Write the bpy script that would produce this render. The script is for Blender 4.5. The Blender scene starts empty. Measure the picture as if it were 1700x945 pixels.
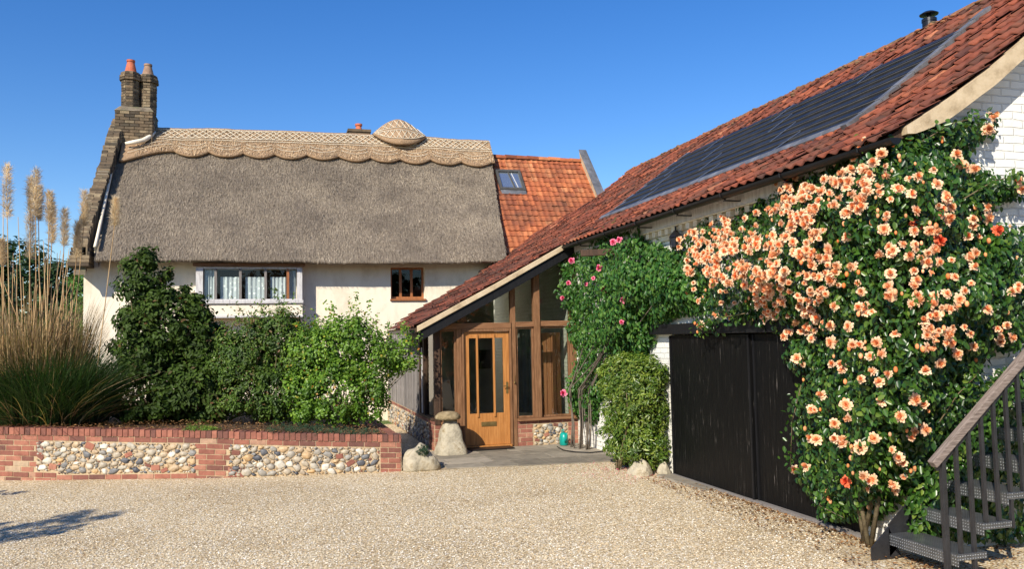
import bpy, math, random
import numpy as np
from mathutils import Vector, noise as mnoise

random.seed(7); rng = np.random.default_rng(7)
S = bpy.context.scene
COL = S.collection
R = math.radians

# ------------------------------------------------------------------ camera
CAM_H, F_PX = 1.9, 1378.0
PSI, PHI, ROLL = 0.2825, 0.064, 0.02
fw = np.array([math.sin(PSI)*math.cos(PHI), math.cos(PSI)*math.cos(PHI), math.sin(PHI)])
r0 = np.array([math.cos(PSI), -math.sin(PSI), 0.0]); u0 = np.cross(r0, fw)
rt = r0*math.cos(ROLL)-u0*math.sin(ROLL); up = u0*math.cos(ROLL)+r0*math.sin(ROLL)
cd = bpy.data.cameras.new('camera'); cam = bpy.data.objects.new('camera', cd); COL.objects.link(cam)
cd.sensor_width = 36; cd.lens = 36*F_PX/1700; cd.clip_start = .1; cd.clip_end = 3000
from mathutils import Matrix
cam.matrix_world = Matrix(((rt[0], up[0], -fw[0], 0), (rt[1], up[1], -fw[1], 0), (rt[2], up[2], -fw[2], CAM_H), (0, 0, 0, 1)))
S.camera = cam
S.render.resolution_x, S.render.resolution_y = 1024, 570

# ------------------------------------------------------------------ light
SUN_EL, SUN_AZ = R(33), math.atan2(-.69, -.72)
w = bpy.data.worlds.new('World'); S.world = w; w.use_nodes = True
nt = w.node_tree; nt.nodes.clear()
sky = nt.nodes.new('ShaderNodeTexSky'); sky.sky_type = 'NISHITA'; sky.sun_disc = False
sky.sun_elevation = SUN_EL; sky.sun_rotation = SUN_AZ % (2*math.pi)
sky.air_density = 1.0; sky.dust_density = 0.25; sky.ozone_density = 3.0; sky.altitude = 0
bg = nt.nodes.new('ShaderNodeBackground'); bg.inputs['Strength'].default_value = 0.12
wo = nt.nodes.new('ShaderNodeOutputWorld')
hs = nt.nodes.new('ShaderNodeHueSaturation'); hs.inputs['Saturation'].default_value = 1.34; hs.inputs['Value'].default_value = 1.0; hs.inputs['Hue'].default_value = .512
nt.links.new(sky.outputs[0], hs.inputs['Color']); nt.links.new(hs.outputs[0], bg.inputs[0]); nt.links.new(bg.outputs[0], wo.inputs[0])
sl = bpy.data.lights.new('sun', 'SUN'); sl.energy = 5.0; sl.angle = R(.53); sl.color = (1, .925, .80)
so = bpy.data.objects.new('sun', sl); COL.objects.link(so)
tosun = Vector((math.sin(SUN_AZ)*math.cos(SUN_EL), math.cos(SUN_AZ)*math.cos(SUN_EL), math.sin(SUN_EL)))
so.rotation_euler = tosun.to_track_quat('Z', 'Y').to_euler(); so.location = (-20, -20, 20)
S.view_settings.view_transform = 'Standard'; S.view_settings.look = 'None'
S.view_settings.exposure = 0.42; S.view_settings.gamma = 1.0; S.view_settings.use_curve_mapping = False

# ------------------------------------------------------------------ helpers
def on(px, py, **k):
    """world point where the line of sight through a photo point meets a wall plane x=, y= or z="""
    d = fw + rt*(px-850)/F_PX - up*(py-472.5)/F_PX
    (a, v), = k.items(); i = 'xyz'.index(a); o = np.array([0, 0, CAM_H])
    return o + d*(v-o[i])/d[i]

WLOC = {}
def nrmz(a): return a/(np.linalg.norm(a, axis=1, keepdims=True)+1e-9)
def link(o, parent=None, loc=None):
    COL.objects.link(o)
    if parent is not None: o.parent = parent
    return o
def wloc(p): return WLOC.get(p.name, np.zeros(3)) if p is not None else np.zeros(3)
def tag(o, label=None, cat=None, group=None, kind=None):
    if label: o['label'] = label
    if cat: o['category'] = cat
    if group: o['group'] = group
    if kind: o['kind'] = kind
    return o
def thing(name, label, cat, loc=(0, 0, 0), group=None):
    o = bpy.data.objects.new(name, None); COL.objects.link(o); o.location = loc; o.empty_display_size = .2
    WLOC[o.name] = np.array(loc, float)
    return tag(o, label, cat, group)
def copy_part(src, parent, loc, rot=(0, 0, 0), s=1.0):
    c = src.copy(); COL.objects.link(c); c.parent = parent
    c.location = Vector(loc)-Vector(wloc(parent)); c.rotation_euler = rot; c.scale = (s, s, s)
    return c

def box_uv(me):
    n = len(me.loops); co = np.empty(len(me.vertices)*3); me.vertices.foreach_get('co', co); co = co.reshape(-1, 3)
    vi = np.empty(n, int); me.loops.foreach_get('vertex_index', vi)
    pn = np.empty(len(me.polygons)*3); me.polygons.foreach_get('normal', pn); pn = np.abs(pn.reshape(-1, 3))
    lt = np.empty(len(me.polygons), int); me.polygons.foreach_get('loop_total', lt)
    ax = np.repeat(pn.argmax(1), lt); c = co[vi]
    uv = np.where((ax == 0)[:, None], c[:, [1, 2]], np.where((ax == 1)[:, None], c[:, [0, 2]], c[:, [0, 1]]))
    return uv
def finish(name, me, m, parent, smooth, uv=None, tint=None, bevel=0, off=None):
    if tint is not None:
        a = me.attributes.new('tint', 'FLOAT', 'POINT'); a.data.foreach_set('value', np.asarray(tint, dtype=np.float32))
    if uv is None: uv = box_uv(me)
    l = me.uv_layers.new(name='UVMap'); l.data.foreach_set('uv', np.asarray(uv, dtype=np.float32).ravel())
    if smooth: me.polygons.foreach_set('use_smooth', np.ones(len(me.polygons), bool))
    off = wloc(parent)
    if off.any(): me.transform(Matrix.Translation(Vector(-off)))
    me.materials.append(m); me.update()
    o = bpy.data.objects.new(name, me); link(o, parent)
    WLOC[o.name] = off
    if bevel:
        b = o.modifiers.new('bevel', 'BEVEL'); b.width = bevel; b.segments = 2; b.limit_method = 'ANGLE'; b.angle_limit = R(40)
    return o
def mesh_np(name, V, Fq, m, parent=None, tint=None, smooth=False, uv=None):
    me = bpy.data.meshes.new(name); V = np.asarray(V, float); Fq = np.asarray(Fq, int); k = Fq.shape[1]
    me.vertices.add(len(V)); me.vertices.foreach_set('co', V.ravel())
    me.loops.add(Fq.size); me.loops.foreach_set('vertex_index', Fq.ravel())
    me.polygons.add(len(Fq)); me.polygons.foreach_set('loop_start', np.arange(len(Fq))*k)
    me.polygons.foreach_set('loop_total', np.full(len(Fq), k)); me.update(calc_edges=True)
    return finish(name, me, m, parent, smooth, uv, tint)

class MB:
    def __init__(s): s.v = []; s.f = []; s.t = []; s.uv = []
    def add(s, vs, fs, t=.5):
        b = len(s.v); s.v += [tuple(map(float, p)) for p in vs]; s.f += [tuple(b+i for i in f) for f in fs]
        s.t += list(t) if hasattr(t, '__len__') else [t]*len(vs); return s
    def box(s, a, b, t=.5):
        (x0, y0, z0), (x1, y1, z1) = a, b
        if x0 > x1: x0, x1 = x1, x0
        if y0 > y1: y0, y1 = y1, y0
        if z0 > z1: z0, z1 = z1, z0
        return s.add([(x0, y0, z0), (x1, y0, z0), (x1, y1, z0), (x0, y1, z0), (x0, y0, z1), (x1, y0, z1), (x1, y1, z1), (x0, y1, z1)],
                     [(0, 3, 2, 1), (4, 5, 6, 7), (0, 1, 5, 4), (1, 2, 6, 5), (2, 3, 7, 6), (3, 0, 4, 7)], t)
    def hexa(s, p, t=.5):  # p: 4 bottom + 4 top points
        return s.add(p, [(0, 3, 2, 1), (4, 5, 6, 7), (0, 1, 5, 4), (1, 2, 6, 5), (2, 3, 7, 6), (3, 0, 4, 7)], t)
    def beam(s, p0, p1, wd, ht, upv=(0, 0, 1), t=.5):
        p0, p1 = np.array(p0, float), np.array(p1, float); d = p1-p0; d /= np.linalg.norm(d)
        a = np.cross(d, upv); a /= np.linalg.norm(a); b = np.cross(a, d); a = a*wd/2; b = b*ht/2
        q = [p0-a-b, p0+a-b, p0+a+b, p0-a+b, p1-a-b, p1+a-b, p1+a+b, p1-a+b]
        return s.add(q, [(0, 1, 2, 3), (7, 6, 5, 4), (0, 4, 5, 1), (1, 5, 6, 2), (2, 6, 7, 3), (3, 7, 4, 0)], t)
    def tube(s, pts, rad, n=8, t=.5, cap=True):
        pts = [np.array(p, float) for p in pts]; m = len(pts)
        if not hasattr(rad, '__len__'): rad = [rad]*m
        vs = []; prev = None
        for i, p in enumerate(pts):
            d = pts[min(i+1, m-1)]-pts[max(i-1, 0)]; d /= (np.linalg.norm(d)+1e-9)
            a = prev-d*np.dot(prev, d) if prev is not None else np.cross(d, (0, 0, 1) if abs(d[2]) < .9 else (1, 0, 0))
            a /= (np.linalg.norm(a)+1e-9); prev = a; b = np.cross(d, a)
            for k in range(n):
                th = 2*math.pi*k/n; vs.append(p+(a*math.cos(th)+b*math.sin(th))*rad[i])
        fs = [(i*n+k, i*n+(k+1) % n, (i+1)*n+(k+1) % n, (i+1)*n+k) for i in range(m-1) for k in range(n)]
        if cap: fs += [tuple(range(n))[::-1], tuple((m-1)*n+k for k in range(n))]
        return s.add(vs, fs, t)
    def lathe(s, prof, c, n=24, t=.5, sx=1, sy=1, rot=0, wob=0):
        vs = []
        for r_, z_ in prof:
            for k in range(n):
                th = 2*math.pi*k/n+rot; rr = r_*(1+wob*mnoise.noise(Vector((math.cos(th)*1.5+c[0], math.sin(th)*1.5, z_*3))))
                vs.append((c[0]+rr*sx*math.cos(th), c[1]+rr*sy*math.sin(th), c[2]+z_))
        m = len(prof)
        fs = [(i*n+k, i*n+(k+1) % n, (i+1)*n+(k+1) % n, (i+1)*n+k) for i in range(m-1) for k in range(n)]
        fs += [tuple(range(n))[::-1], tuple((m-1)*n+k for k in range(n))]
        return s.add(vs, fs, t)
    def prism(s, poly, d, t=.5):   # poly: 3d points in one plane, d extrusion vector
        poly = [np.array(p, float) for p in poly]; d = np.array(d, float); n = len(poly)
        return s.add(poly+[p+d for p in poly], [tuple(range(n))[::-1], tuple(range(n, 2*n))]+[(i, (i+1) % n, n+(i+1) % n, n+i) for i in range(n)], t)
    def build(s, name, m, parent=None, smooth=False, bevel=0):
        me = bpy.data.meshes.new(name); me.from_pydata(s.v, [], s.f); me.update()
        import bmesh
        bm = bmesh.new(); bm.from_mesh(me); bmesh.ops.recalc_face_normals(bm, faces=bm.faces); bm.to_mesh(me); bm.free()
        return finish(name, me, m, parent, smooth, None, s.t, bevel)

# ------------------------------------------------------------------ materials
class NG:
    def __init__(s, name):
        s.m = bpy.data.materials.new(name); s.m.use_nodes = True; s.nt = s.m.node_tree; s.nt.nodes.clear()
        s.out = s.n('ShaderNodeOutputMaterial')
    def n(s, t, **k):
        x = s.nt.nodes.new(t)
        for a, b in k.items(): setattr(x, a, b)
        return x
    def l(s, a, b): s.nt.links.new(a, b)
    def coord(s, kind='uv', st=(1, 1, 1)):
        tc = s.n('ShaderNodeTexCoord'); mp = s.n('ShaderNodeMapping'); mp.inputs['Scale'].default_value = st
        s.l(tc.outputs['UV' if kind == 'uv' else 'Object'], mp.inputs['Vector']); return mp.outputs[0]
    def noise(s, vec, scale, detail=4, rough=.6):
        x = s.n('ShaderNodeTexNoise'); x.inputs['Scale'].default_value = scale; x.inputs['Detail'].default_value = detail
        x.inputs['Roughness'].default_value = rough; s.l(vec, x.inputs['Vector']); return x.outputs['Fac']
    def ramp(s, fac, cols, interp='LINEAR'):
        x = s.n('ShaderNodeValToRGB'); cr = x.color_ramp; cr.interpolation = interp
        while len(cr.elements) < len(cols): cr.elements.new(.5)
        for e, (p, c) in zip(cr.elements, cols): e.position = p; e.color = tuple(c)+(1,) if len(c) == 3 else c
        s.l(fac, x.inputs[0]); return x.outputs[0]
    def mix(s, a, b, fac, mode='MIX'):
        x = s.n('ShaderNodeMix', data_type='RGBA', blend_type=mode)
        for sock, v in ((x.inputs[0], fac), (x.inputs[6], a), (x.inputs[7], b)):
            if hasattr(v, 'links'): s.l(v, sock)
            else: sock.default_value = v if not hasattr(v, '__len__') else tuple(v)+(1,)
        return x.outputs[2]
    def math(s, op, a, b=None):
        x = s.n('ShaderNodeMath', operation=op)
        for i, v in enumerate((a, b)):
            if v is None: continue
            if hasattr(v, 'links'): s.l(v, x.inputs[i])
            else: x.inputs[i].default_value = v
        return x.outputs[0]
    def tint(s):
        x = s.n('ShaderNodeAttribute'); x.attribute_name = 'tint'; return x.outputs['Fac']
    def bump(s, h, strength, dist=.01, nrm=None):
        x = s.n('ShaderNodeBump'); x.inputs['Strength'].default_value = strength; x.inputs['Distance'].default_value = dist
        s.l(h, x.inputs['Height'])
        if nrm is not None: s.l(nrm, x.inputs['Normal'])
        return x.outputs[0]
    def bsdf(s, col, rough=.8, spec=.3, metal=0, nrm=None, out=True, **k):
        x = s.n('ShaderNodeBsdfPrincipled')
        if hasattr(col, 'links'): s.l(col, x.inputs['Base Color'])
        else: x.inputs['Base Color'].default_value = tuple(col)+(1,)
        if hasattr(rough, 'links'): s.l(rough, x.inputs['Roughness'])
        else: x.inputs['Roughness'].default_value = rough
        x.inputs['Specular IOR Level'].default_value = spec; x.inputs['Metallic'].default_value = metal
        if nrm is not None: s.l(nrm, x.inputs['Normal'])
        for a, b in k.items(): x.inputs[a.replace('_', ' ')].default_value = b
        if out: s.l(x.outputs[0], s.out.inputs[0])
        return x

def mottle(name, cols, scale=6, st=(1, 1, 1), kind='uv', rough=.85, spec=.25, bump=.4, bscale=40, bst=None, tcols=None, tv=0, metal=0, dirt=None, detail=6, bdist=.01):
    g = NG(name); c = g.coord(kind, st)
    n1 = g.noise(c, scale, detail, .65); col = g.ramp(n1, cols)
    if tcols:
        tc = g.ramp(g.tint(), tcols); col = g.mix(tc, g.mix(tc, col, 1.0, 'MULTIPLY'), .75)
    if tv:
        v = g.math('MULTIPLY_ADD', g.tint(), tv*2); v.node.inputs[2].default_value = 1-tv
        cb = g.n('ShaderNodeCombineColor')
        for i in range(3): g.l(v, cb.inputs[i])
        col = g.mix(col, cb.outputs[0], 1.0, 'MULTIPLY')
    if dirt:
        dc, ds, lo, hi = dirt
        f = g.ramp(g.noise(g.coord('obj'), ds, 6, .7), [(lo, (0, 0, 0)), (hi, (1, 1, 1))])
        col = g.mix(col, dc, f)
    nb = g.noise(g.coord(kind, bst or st), bscale, 5, .7)
    g.bsdf(col, rough, spec, metal, g.bump(nb, bump, bdist)); return g.m

def leafmat(name, cols, rough=.45, spec=.35, trans=.3, tmul=(1.2, 1.5, .5), nscale=3):
    g = NG(name); tc = g.ramp(g.tint(), cols)
    nz = g.ramp(g.noise(g.coord('obj'), nscale, 2), [(.35, (.75, .75, .75)), (.65, (1.2, 1.2, 1.15))])
    col = g.mix(tc, nz, 1.0, 'MULTIPLY')
    b = g.bsdf(col, rough, spec, out=False)
    t = g.n('ShaderNodeBsdfTranslucent'); g.l(g.mix(col, tmul, 1.0, 'MULTIPLY'), t.inputs[0])
    mx = g.n('ShaderNodeMixShader'); mx.inputs[0].default_value = trans
    g.l(b.outputs[0], mx.inputs[1]); g.l(t.outputs[0], mx.inputs[2]); g.l(mx.outputs[0], g.out.inputs[0]); return g.m

def glassmat(name, tintc=(.75, .8, .78), rough=.0, ior=1.9):
    g = NG(name); tr = g.n('ShaderNodeBsdfTransparent'); tr.inputs[0].default_value = tintc+(1,)
    gl = g.n('ShaderNodeBsdfGlossy'); gl.inputs['Roughness'].default_value = rough
    nb = g.bump(g.noise(g.coord('uv'), 1.7, 2), .12, .02); g.l(nb, gl.inputs['Normal'])
    fr = g.n('ShaderNodeFresnel'); fr.inputs[0].default_value = ior
    mx = g.n('ShaderNodeMixShader'); geo = g.n('ShaderNodeNewGeometry'); g.l(g.math('MULTIPLY', fr.outputs[0], g.math('SUBTRACT', 1, geo.outputs['Backfacing'])), mx.inputs[0]); g.l(tr.outputs[0], mx.inputs[1]); g.l(gl.outputs[0], mx.inputs[2])
    g.l(mx.outputs[0], g.out.inputs[0]); return g.m

def painted_brick(name, base, dark, strength=.7, patch=None):
    g = NG(name); c = g.coord('uv')
    wob = g.n('ShaderNodeVectorMath', operation='ADD'); nz = g.n('ShaderNodeTexNoise'); nz.inputs['Scale'].default_value = 5; g.l(c, nz.inputs['Vector'])
    sc = g.n('ShaderNodeVectorMath', operation='SCALE'); g.l(nz.outputs['Color'], sc.inputs[0]); sc.inputs['Scale'].default_value = .03
    g.l(c, wob.inputs[0]); g.l(sc.outputs[0], wob.inputs[1])
    b = g.n('ShaderNodeTexBrick'); g.l(wob.outputs[0], b.inputs['Vector'])
    b.inputs['Scale'].default_value = 1; b.inputs['Brick Width'].default_value = .235; b.inputs['Row Height'].default_value = .075
    b.inputs['Mortar Size'].default_value = .008; b.inputs['Mortar Smooth'].default_value = .6
    b.inputs['Color1'].default_value = (1, 1, 1, 1); b.inputs['Color2'].default_value = (.82, .82, .82, 1); b.inputs['Mortar'].default_value = (.45, .45, .45, 1)
    n1 = g.noise(c, 2.2, 6, .7); col = g.ramp(n1, [(.25, dark), (.5, base), (1, base)])
    col = g.mix(col, b.outputs['Color'], .13, 'MULTIPLY')  # joint shadows put into the colour as darker mortar lines
    if patch: col = g.mix(col, patch, g.ramp(g.noise(c, 9, 6, .8), [(.62, (0, 0, 0)), (.7, (1, 1, 1))]))
    inv = g.math('SUBTRACT', 1, b.outputs['Fac']); h = g.math('ADD', inv, g.math('MULTIPLY', g.noise(c, 22, 5, .7), .8))
    g.bsdf(col, .75, .25, 0, g.bump(h, strength, .012)); return g.m

M = {}
M['white_brick'] = painted_brick('white_painted_brick', (.80, .78, .71), (.66, .62, .56), .9)
M['render'] = mottle('cream_render', [(.25, (.64, .54, .40)), (.5, (.80, .71, .56)), (.8, (.84, .76, .62))], 1.6, (1.6, .5, 1), rough=.9, bump=.35, bscale=25, dirt=((.48, .38, .26), 1.6, .52, .95))
M['thatch'] = mottle('weathered_thatch', [(.28, (.13, .10, .075)), (.45, (.25, .20, .15)), (.58, (.34, .28, .21)), (.75, (.44, .37, .28))], 4, (7, .7, 1), rough=.95, spec=.1, bump=1.0, bscale=26, bst=(6, 1, 1), bdist=.05, dirt=((.15, .12, .095), .7, .45, .8))
M['ridge_thatch'] = mottle('new_ridge_thatch', [(.25, (.22, .13, .07)), (.5, (.41, .27, .16)), (.75, (.60, .44, .29))], 14, (5, 1, 1), rough=.9, spec=.1, bump=1.0, bscale=30, bst=(5, 1.5, 1), bdist=.03)
M['ligger'] = mottle('hazel_rod', [(.3, (.55, .47, .34)), (.7, (.80, .72, .56))], 8, rough=.7)
M['pantile'] = mottle('clay_pantile', [(.3, (.55, .5, .5)), (.6, (1, 1, 1)), (.8, (1.25, 1.1, 1.0))], 9, kind='obj', rough=.8, bump=.25, bscale=60,
    tcols=[(0, (.10, .038, .028)), (.3, (.19, .056, .033)), (.6, (.29, .080, .042)), (.85, (.40, .125, .058)), (1, (.46, .19, .10))], dirt=((.07, .05, .035), 1.4, .44, .78))
M['far_pantile'] = mottle('orange_clay_tile', [(.3, (.6, .55, .5)), (.6, (1, 1, 1)), (.8, (1.2, 1.1, 1.0))], 7, kind='obj', rough=.8, bump=.25, bscale=60,
    tcols=[(0, (.22, .065, .032)), (.4, (.37, .105, .045)), (.8, (.50, .16, .062)), (1, (.58, .23, .10))], dirt=((.10, .055, .035), .9, .42, .76))
M['moss_tile'] = mottle('mossy_ridge_tile', [(.35, (.10, .085, .05)), (.55, (.24, .12, .06)), (.7, (.45, .15, .07))], 7, kind='obj', bump=.8, bscale=30)
M['cream_verge'] = mottle('cream_verge_paint', [(.3, (.30, .22, .13)), (.5, (.50, .39, .25)), (.8, (.62, .51, .36))], 4, rough=.85, bump=.5, bscale=25)
M['black_wood'] = mottle('black_painted_wood', [(.3, (.005, .005, .006)), (.7, (.012, .012, .013))], 4, (8, .5, 1), rough=.5, spec=.25, bump=.35, bscale=12, bst=(12, .7, 1), dirt=((.10, .09, .085), 0.9, .72, .95))
g = NG('scratched_black_boards'); c = g.coord('uv', (26, .9, 1)); ns = g.noise(c, 2.2, 5, .7)
br = g.n('ShaderNodeTexBrick'); g.l(g.coord('uv'), br.inputs['Vector'])
br.offset = 0; br.inputs['Scale'].default_value = 1; br.inputs['Brick Width'].default_value = .118; br.inputs['Row Height'].default_value = 9; br.inputs['Mortar Size'].default_value = .006; br.inputs['Mortar Smooth'].default_value = .5
col = g.ramp(ns, [(.3, (.0025, .0025, .003)), (.61, (.006, .006, .006)), (.655, (.05, .045, .04)), (.72, (.24, .21, .19))])
g.bsdf(col, .45, .13, 0, g.bump(g.math('ADD', g.math('SUBTRACT', 1, br.outputs['Fac']), g.math('MULTIPLY', ns, .15)), .9, .01)); M['boards'] = g.m
M['plastic'] = mottle('black_gutter_plastic', [(.3, (.005, .005, .006)), (.7, (.012, .012, .013))], 3, rough=.4, spec=.3, bump=.05)
M['oak'] = mottle('varnished_oak', [(.25, (.25, .095, .022)), (.5, (.41, .17, .045)), (.75, (.54, .26, .085))], 3, (14, .8, 1), rough=.42, spec=.45, bump=.15, bscale=20, bst=(12, .8, 1))
M['old_oak'] = mottle('weathered_oak', [(.25, (.08, .037, .016)), (.5, (.19, .092, .042)), (.75, (.33, .18, .092))], 3, (16, 1, 1), rough=.75, bump=.4, bscale=14, bst=(14, 1, 1))
M['old_oak_h'] = mottle('weathered_oak_beam', [(.25, (.09, .04, .017)), (.5, (.21, .10, .047)), (.75, (.34, .19, .095))], 3, (1, 16, 1), rough=.75, bump=.4, bscale=14, bst=(1, 14, 1))
M['grey_wood'] = mottle('silvered_boards', [(.25, (.09, .08, .072)), (.5, (.20, .18, .165)), (.75, (.33, .30, .28))], 3, (18, 1, 1), rough=.85, bump=.5, bscale=14, bst=(14, 1, 1), tv=.35)
M['dark_wood'] = mottle('dark_stained_wood', [(.3, (.03, .018, .012)), (.7, (.09, .05, .03))], 3, (12, 1, 1), rough=.7)
M['brown_frame'] = mottle('brown_window_frame', [(.3, (.20, .07, .022)), (.7, (.36, .14, .05))], 3, (10, 1, 1), rough=.5, spec=.4, bump=.15)
M['white_paint'] = mottle('worn_white_paint', [(.3, (.34, .32, .31)), (.5, (.55, .53, .52)), (.8, (.68, .66, .63))], 4, (6, 1, 1), rough=.6, bump=.3)
M['lead'] = mottle('grey_lead', [(.3, (.10, .10, .10)), (.55, (.21, .21, .215)), (.8, (.38, .39, .40))], 4, rough=.45, spec=.4, metal=.4, bump=.3, bscale=12)
M['old_brick'] = mottle('weathered_brick', [(.3, (.45, .42, .38)), (.6, (.85, .85, .8)), (.8, (1.1, 1.1, 1.0))], 14, kind='obj', bump=.7, bscale=50,
    tcols=[(0, (.07, .055, .042)), (.4, (.16, .115, .075)), (.75, (.26, .185, .115)), (1, (.36, .28, .18))], dirt=((.07, .06, .042), 3, .45, .72))
M['old_mortar'] = mottle('old_lime_mortar', [(.3, (.09, .07, .05)), (.55, (.21, .17, .12)), (.8, (.34, .28, .20))], 6, kind='obj', bump=.9, bscale=30, dirt=((.12, .12, .06), 4, .5, .7))
M['red_brick'] = mottle('red_brick', [(.3, (.6, .6, .6)), (.55, (.95, .95, .95)), (.8, (1.3, 1.35, 1.4))], 12, kind='obj', bump=.5, bscale=90,
    tcols=[(0, (.15, .07, .055)), (.35, (.26, .10, .07)), (.7, (.34, .135, .09)), (.93, (.40, .19, .125)), (1, (.44, .33, .22))])
M['mortar'] = mottle('buff_mortar', [(.3, (.34, .25, .15)), (.6, (.50, .38, .24)), (.8, (.58, .46, .31))], 12, kind='obj', bump=.6, bscale=120)
M['flint'] = mottle('flint_cobble', [(.3, (.55, .55, .6)), (.55, (1, 1, 1)), (.75, (1.35, 1.3, 1.25))], 22, kind='obj', rough=.5, spec=.35, bump=.4, bscale=50,
    tcols=[(0, (.06, .065, .08)), (.12, (.17, .17, .17)), (.25, (.30, .28, .24)), (.45, (.42, .35, .25)), (.58, (.52, .33, .15)), (.68, (.38, .31, .22)), (.85, (.42, .38, .30)), (1, (.70, .65, .55))])
M['stone'] = mottle('lichened_stone', [(.25, (.20, .17, .12)), (.5, (.42, .37, .27)), (.75, (.60, .54, .42))], 5, kind='obj', bump=.9, bscale=22, dirt=((.20, .14, .06), 5, .52, .68), bdist=.02)
M['paving'] = mottle('york_stone_slab', [(.3, (.55, .55, .55)), (.55, (1, 1, 1)), (.8, (1.15, 1.15, 1.1))], 5, kind='obj', rough=.8, bump=.3, bscale=30,
    tcols=[(0, (.19, .165, .125)), (.5, (.27, .235, .18)), (1, (.36, .31, .24))])
M['soil'] = mottle('dry_soil_mulch', [(.3, (.05, .03, .018)), (.55, (.12, .075, .045)), (.75, (.22, .15, .09))], 18, kind='obj', bump=1, bscale=40, bdist=.03)
M['grass'] = mottle('rough_grass', [(.3, (.04, .07, .015)), (.6, (.08, .13, .03)), (.8, (.13, .17, .05))], .6, kind='obj', bump=1, bscale=8)
M['terracotta'] = mottle('terracotta', [(.3, (.33, .08, .04)), (.6, (.52, .15, .08)), (.8, (.60, .22, .13))], 5, kind='obj', rough=.75, bump=.2)
M['buff_pot'] = mottle('buff_clay_pot', [(.3, (.20, .12, .08)), (.6, (.34, .22, .15)), (.8, (.40, .28, .20))], 5, kind='obj', rough=.8, bump=.2)
M['flue'] = mottle('black_flue_metal', [(.3, (.01, .01, .011)), (.7, (.022, .022, .024))], 5, rough=.3, spec=.5, metal=.3, bump=.05)
M['teal'] = mottle('teal_plastic', [(.3, (.0, .24, .20)), (.7, (.005, .33, .27))], 4, rough=.35, spec=.5, bump=.05)
M['brass'] = mottle('aged_brass', [(.3, (.22, .15, .06)), (.7, (.42, .30, .12))], 6, rough=.4, metal=.8, bump=.1)
M['floor_in'] = mottle('interior_floor', [(.3, (.12, .09, .07)), (.7, (.22, .17, .13))], 3, rough=.6)
M['inner_wall'] = mottle('interior_plaster', [(.3, (.40, .37, .32)), (.7, (.52, .48, .42))], 2, rough=.9)
M['inner_door_wood'] = mottle('panelled_inner_door_wood', [(.3, (.35, .13, .06)), (.7, (.55, .24, .12))], 3, (12, 1, 1), rough=.5)  # reddish brown wood of the porch's inner door
M['stem'] = mottle('green_brown_stem', [(.3, (.07, .05, .025)), (.7, (.19, .15, .085))], 12, kind='obj', bump=.5)
M['bark'] = mottle('grey_bark', [(.3, (.07, .055, .04)), (.7, (.22, .18, .14))], 12, (6, 1, 1), bump=.8)
M['wire'] = mottle('white_wire', [(.3, (.6, .6, .58)), (.7, (.75, .75, .73))], 5, rough=.5)
M['glass'] = glassmat('window_glass', (.92, .94, .93), ior=1.5); M['porch_glass'] = glassmat('porch_glass', (.80, .83, .80), ior=1.85)
g = NG('solar_cell_glass'); g.bsdf(g.ramp(g.noise(g.coord('obj'), 3, 2), [(.3, (.010, .013, .022)), (.7, (.034, .033, .032))]), .42, .12, 0); M['cells'] = g.m
M['pv_frame'] = mottle('dark_panel_frame', [(.3, (.045, .043, .04)), (.7, (.09, .087, .082))], 3, rough=.6, spec=.2, bump=.05)
g = NG('silver_strip'); g.bsdf((.55, .57, .6), .3, .5, .9); M['silver'] = g.m
# checker plate: small raised lozenges
g = NG('checker_plate'); c = g.coord('uv', (42, 42, 1)); br = g.n('ShaderNodeTexVoronoi'); br.inputs['Scale'].default_value = 1; br.inputs['Randomness'].default_value = .12; g.l(c, br.inputs['Vector'])
h = g.ramp(br.outputs['Distance'], [(.18, (1, 1, 1)), (.34, (0, 0, 0))])
col = g.ramp(g.noise(g.coord('uv'), 6, 5, .7), [(.3, (.12, .125, .13)), (.7, (.24, .25, .26))])
g.bsdf(g.mix(col, (.34, .35, .37), g.math('MULTIPLY', h, .5)), .38, .5, .75, g.bump(h, .8, .006)); M['checker'] = g.m
M['rail_metal'] = mottle('black_rail_paint', [(.3, (.012, .012, .014)), (.7, (.03, .03, .033))], 8, rough=.35, spec=.5, bump=.2, bscale=60)
M['rail_wood'] = mottle('grey_handrail_wood', [(.3, (.10, .075, .06)), (.55, (.24, .19, .16)), (.75, (.36, .30, .26))], 4, (2, 16, 1), rough=.7, bump=.4, bscale=14, bst=(2, 14, 1))
# lace curtain
g = NG('lace_curtain'); c = g.coord('uv', (13, 11, 1)); v = g.n('ShaderNodeTexVoronoi'); v.inputs['Scale'].default_value = 1; g.l(c, v.inputs['Vector'])
lf = g.ramp(v.outputs['Distance'], [(.22, (1, 1, 1)), (.34, (0, 0, 0))]); wv = g.noise(g.coord('uv', (30, 1, 1)), 1, 2)
g.bsdf(g.mix(g.ramp(wv, [(.3, (.42, .46, .48)), (.7, (.66, .70, .70))]), (.90, .92, .90), lf), .9, .1); M['lace'] = g.m
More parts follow.
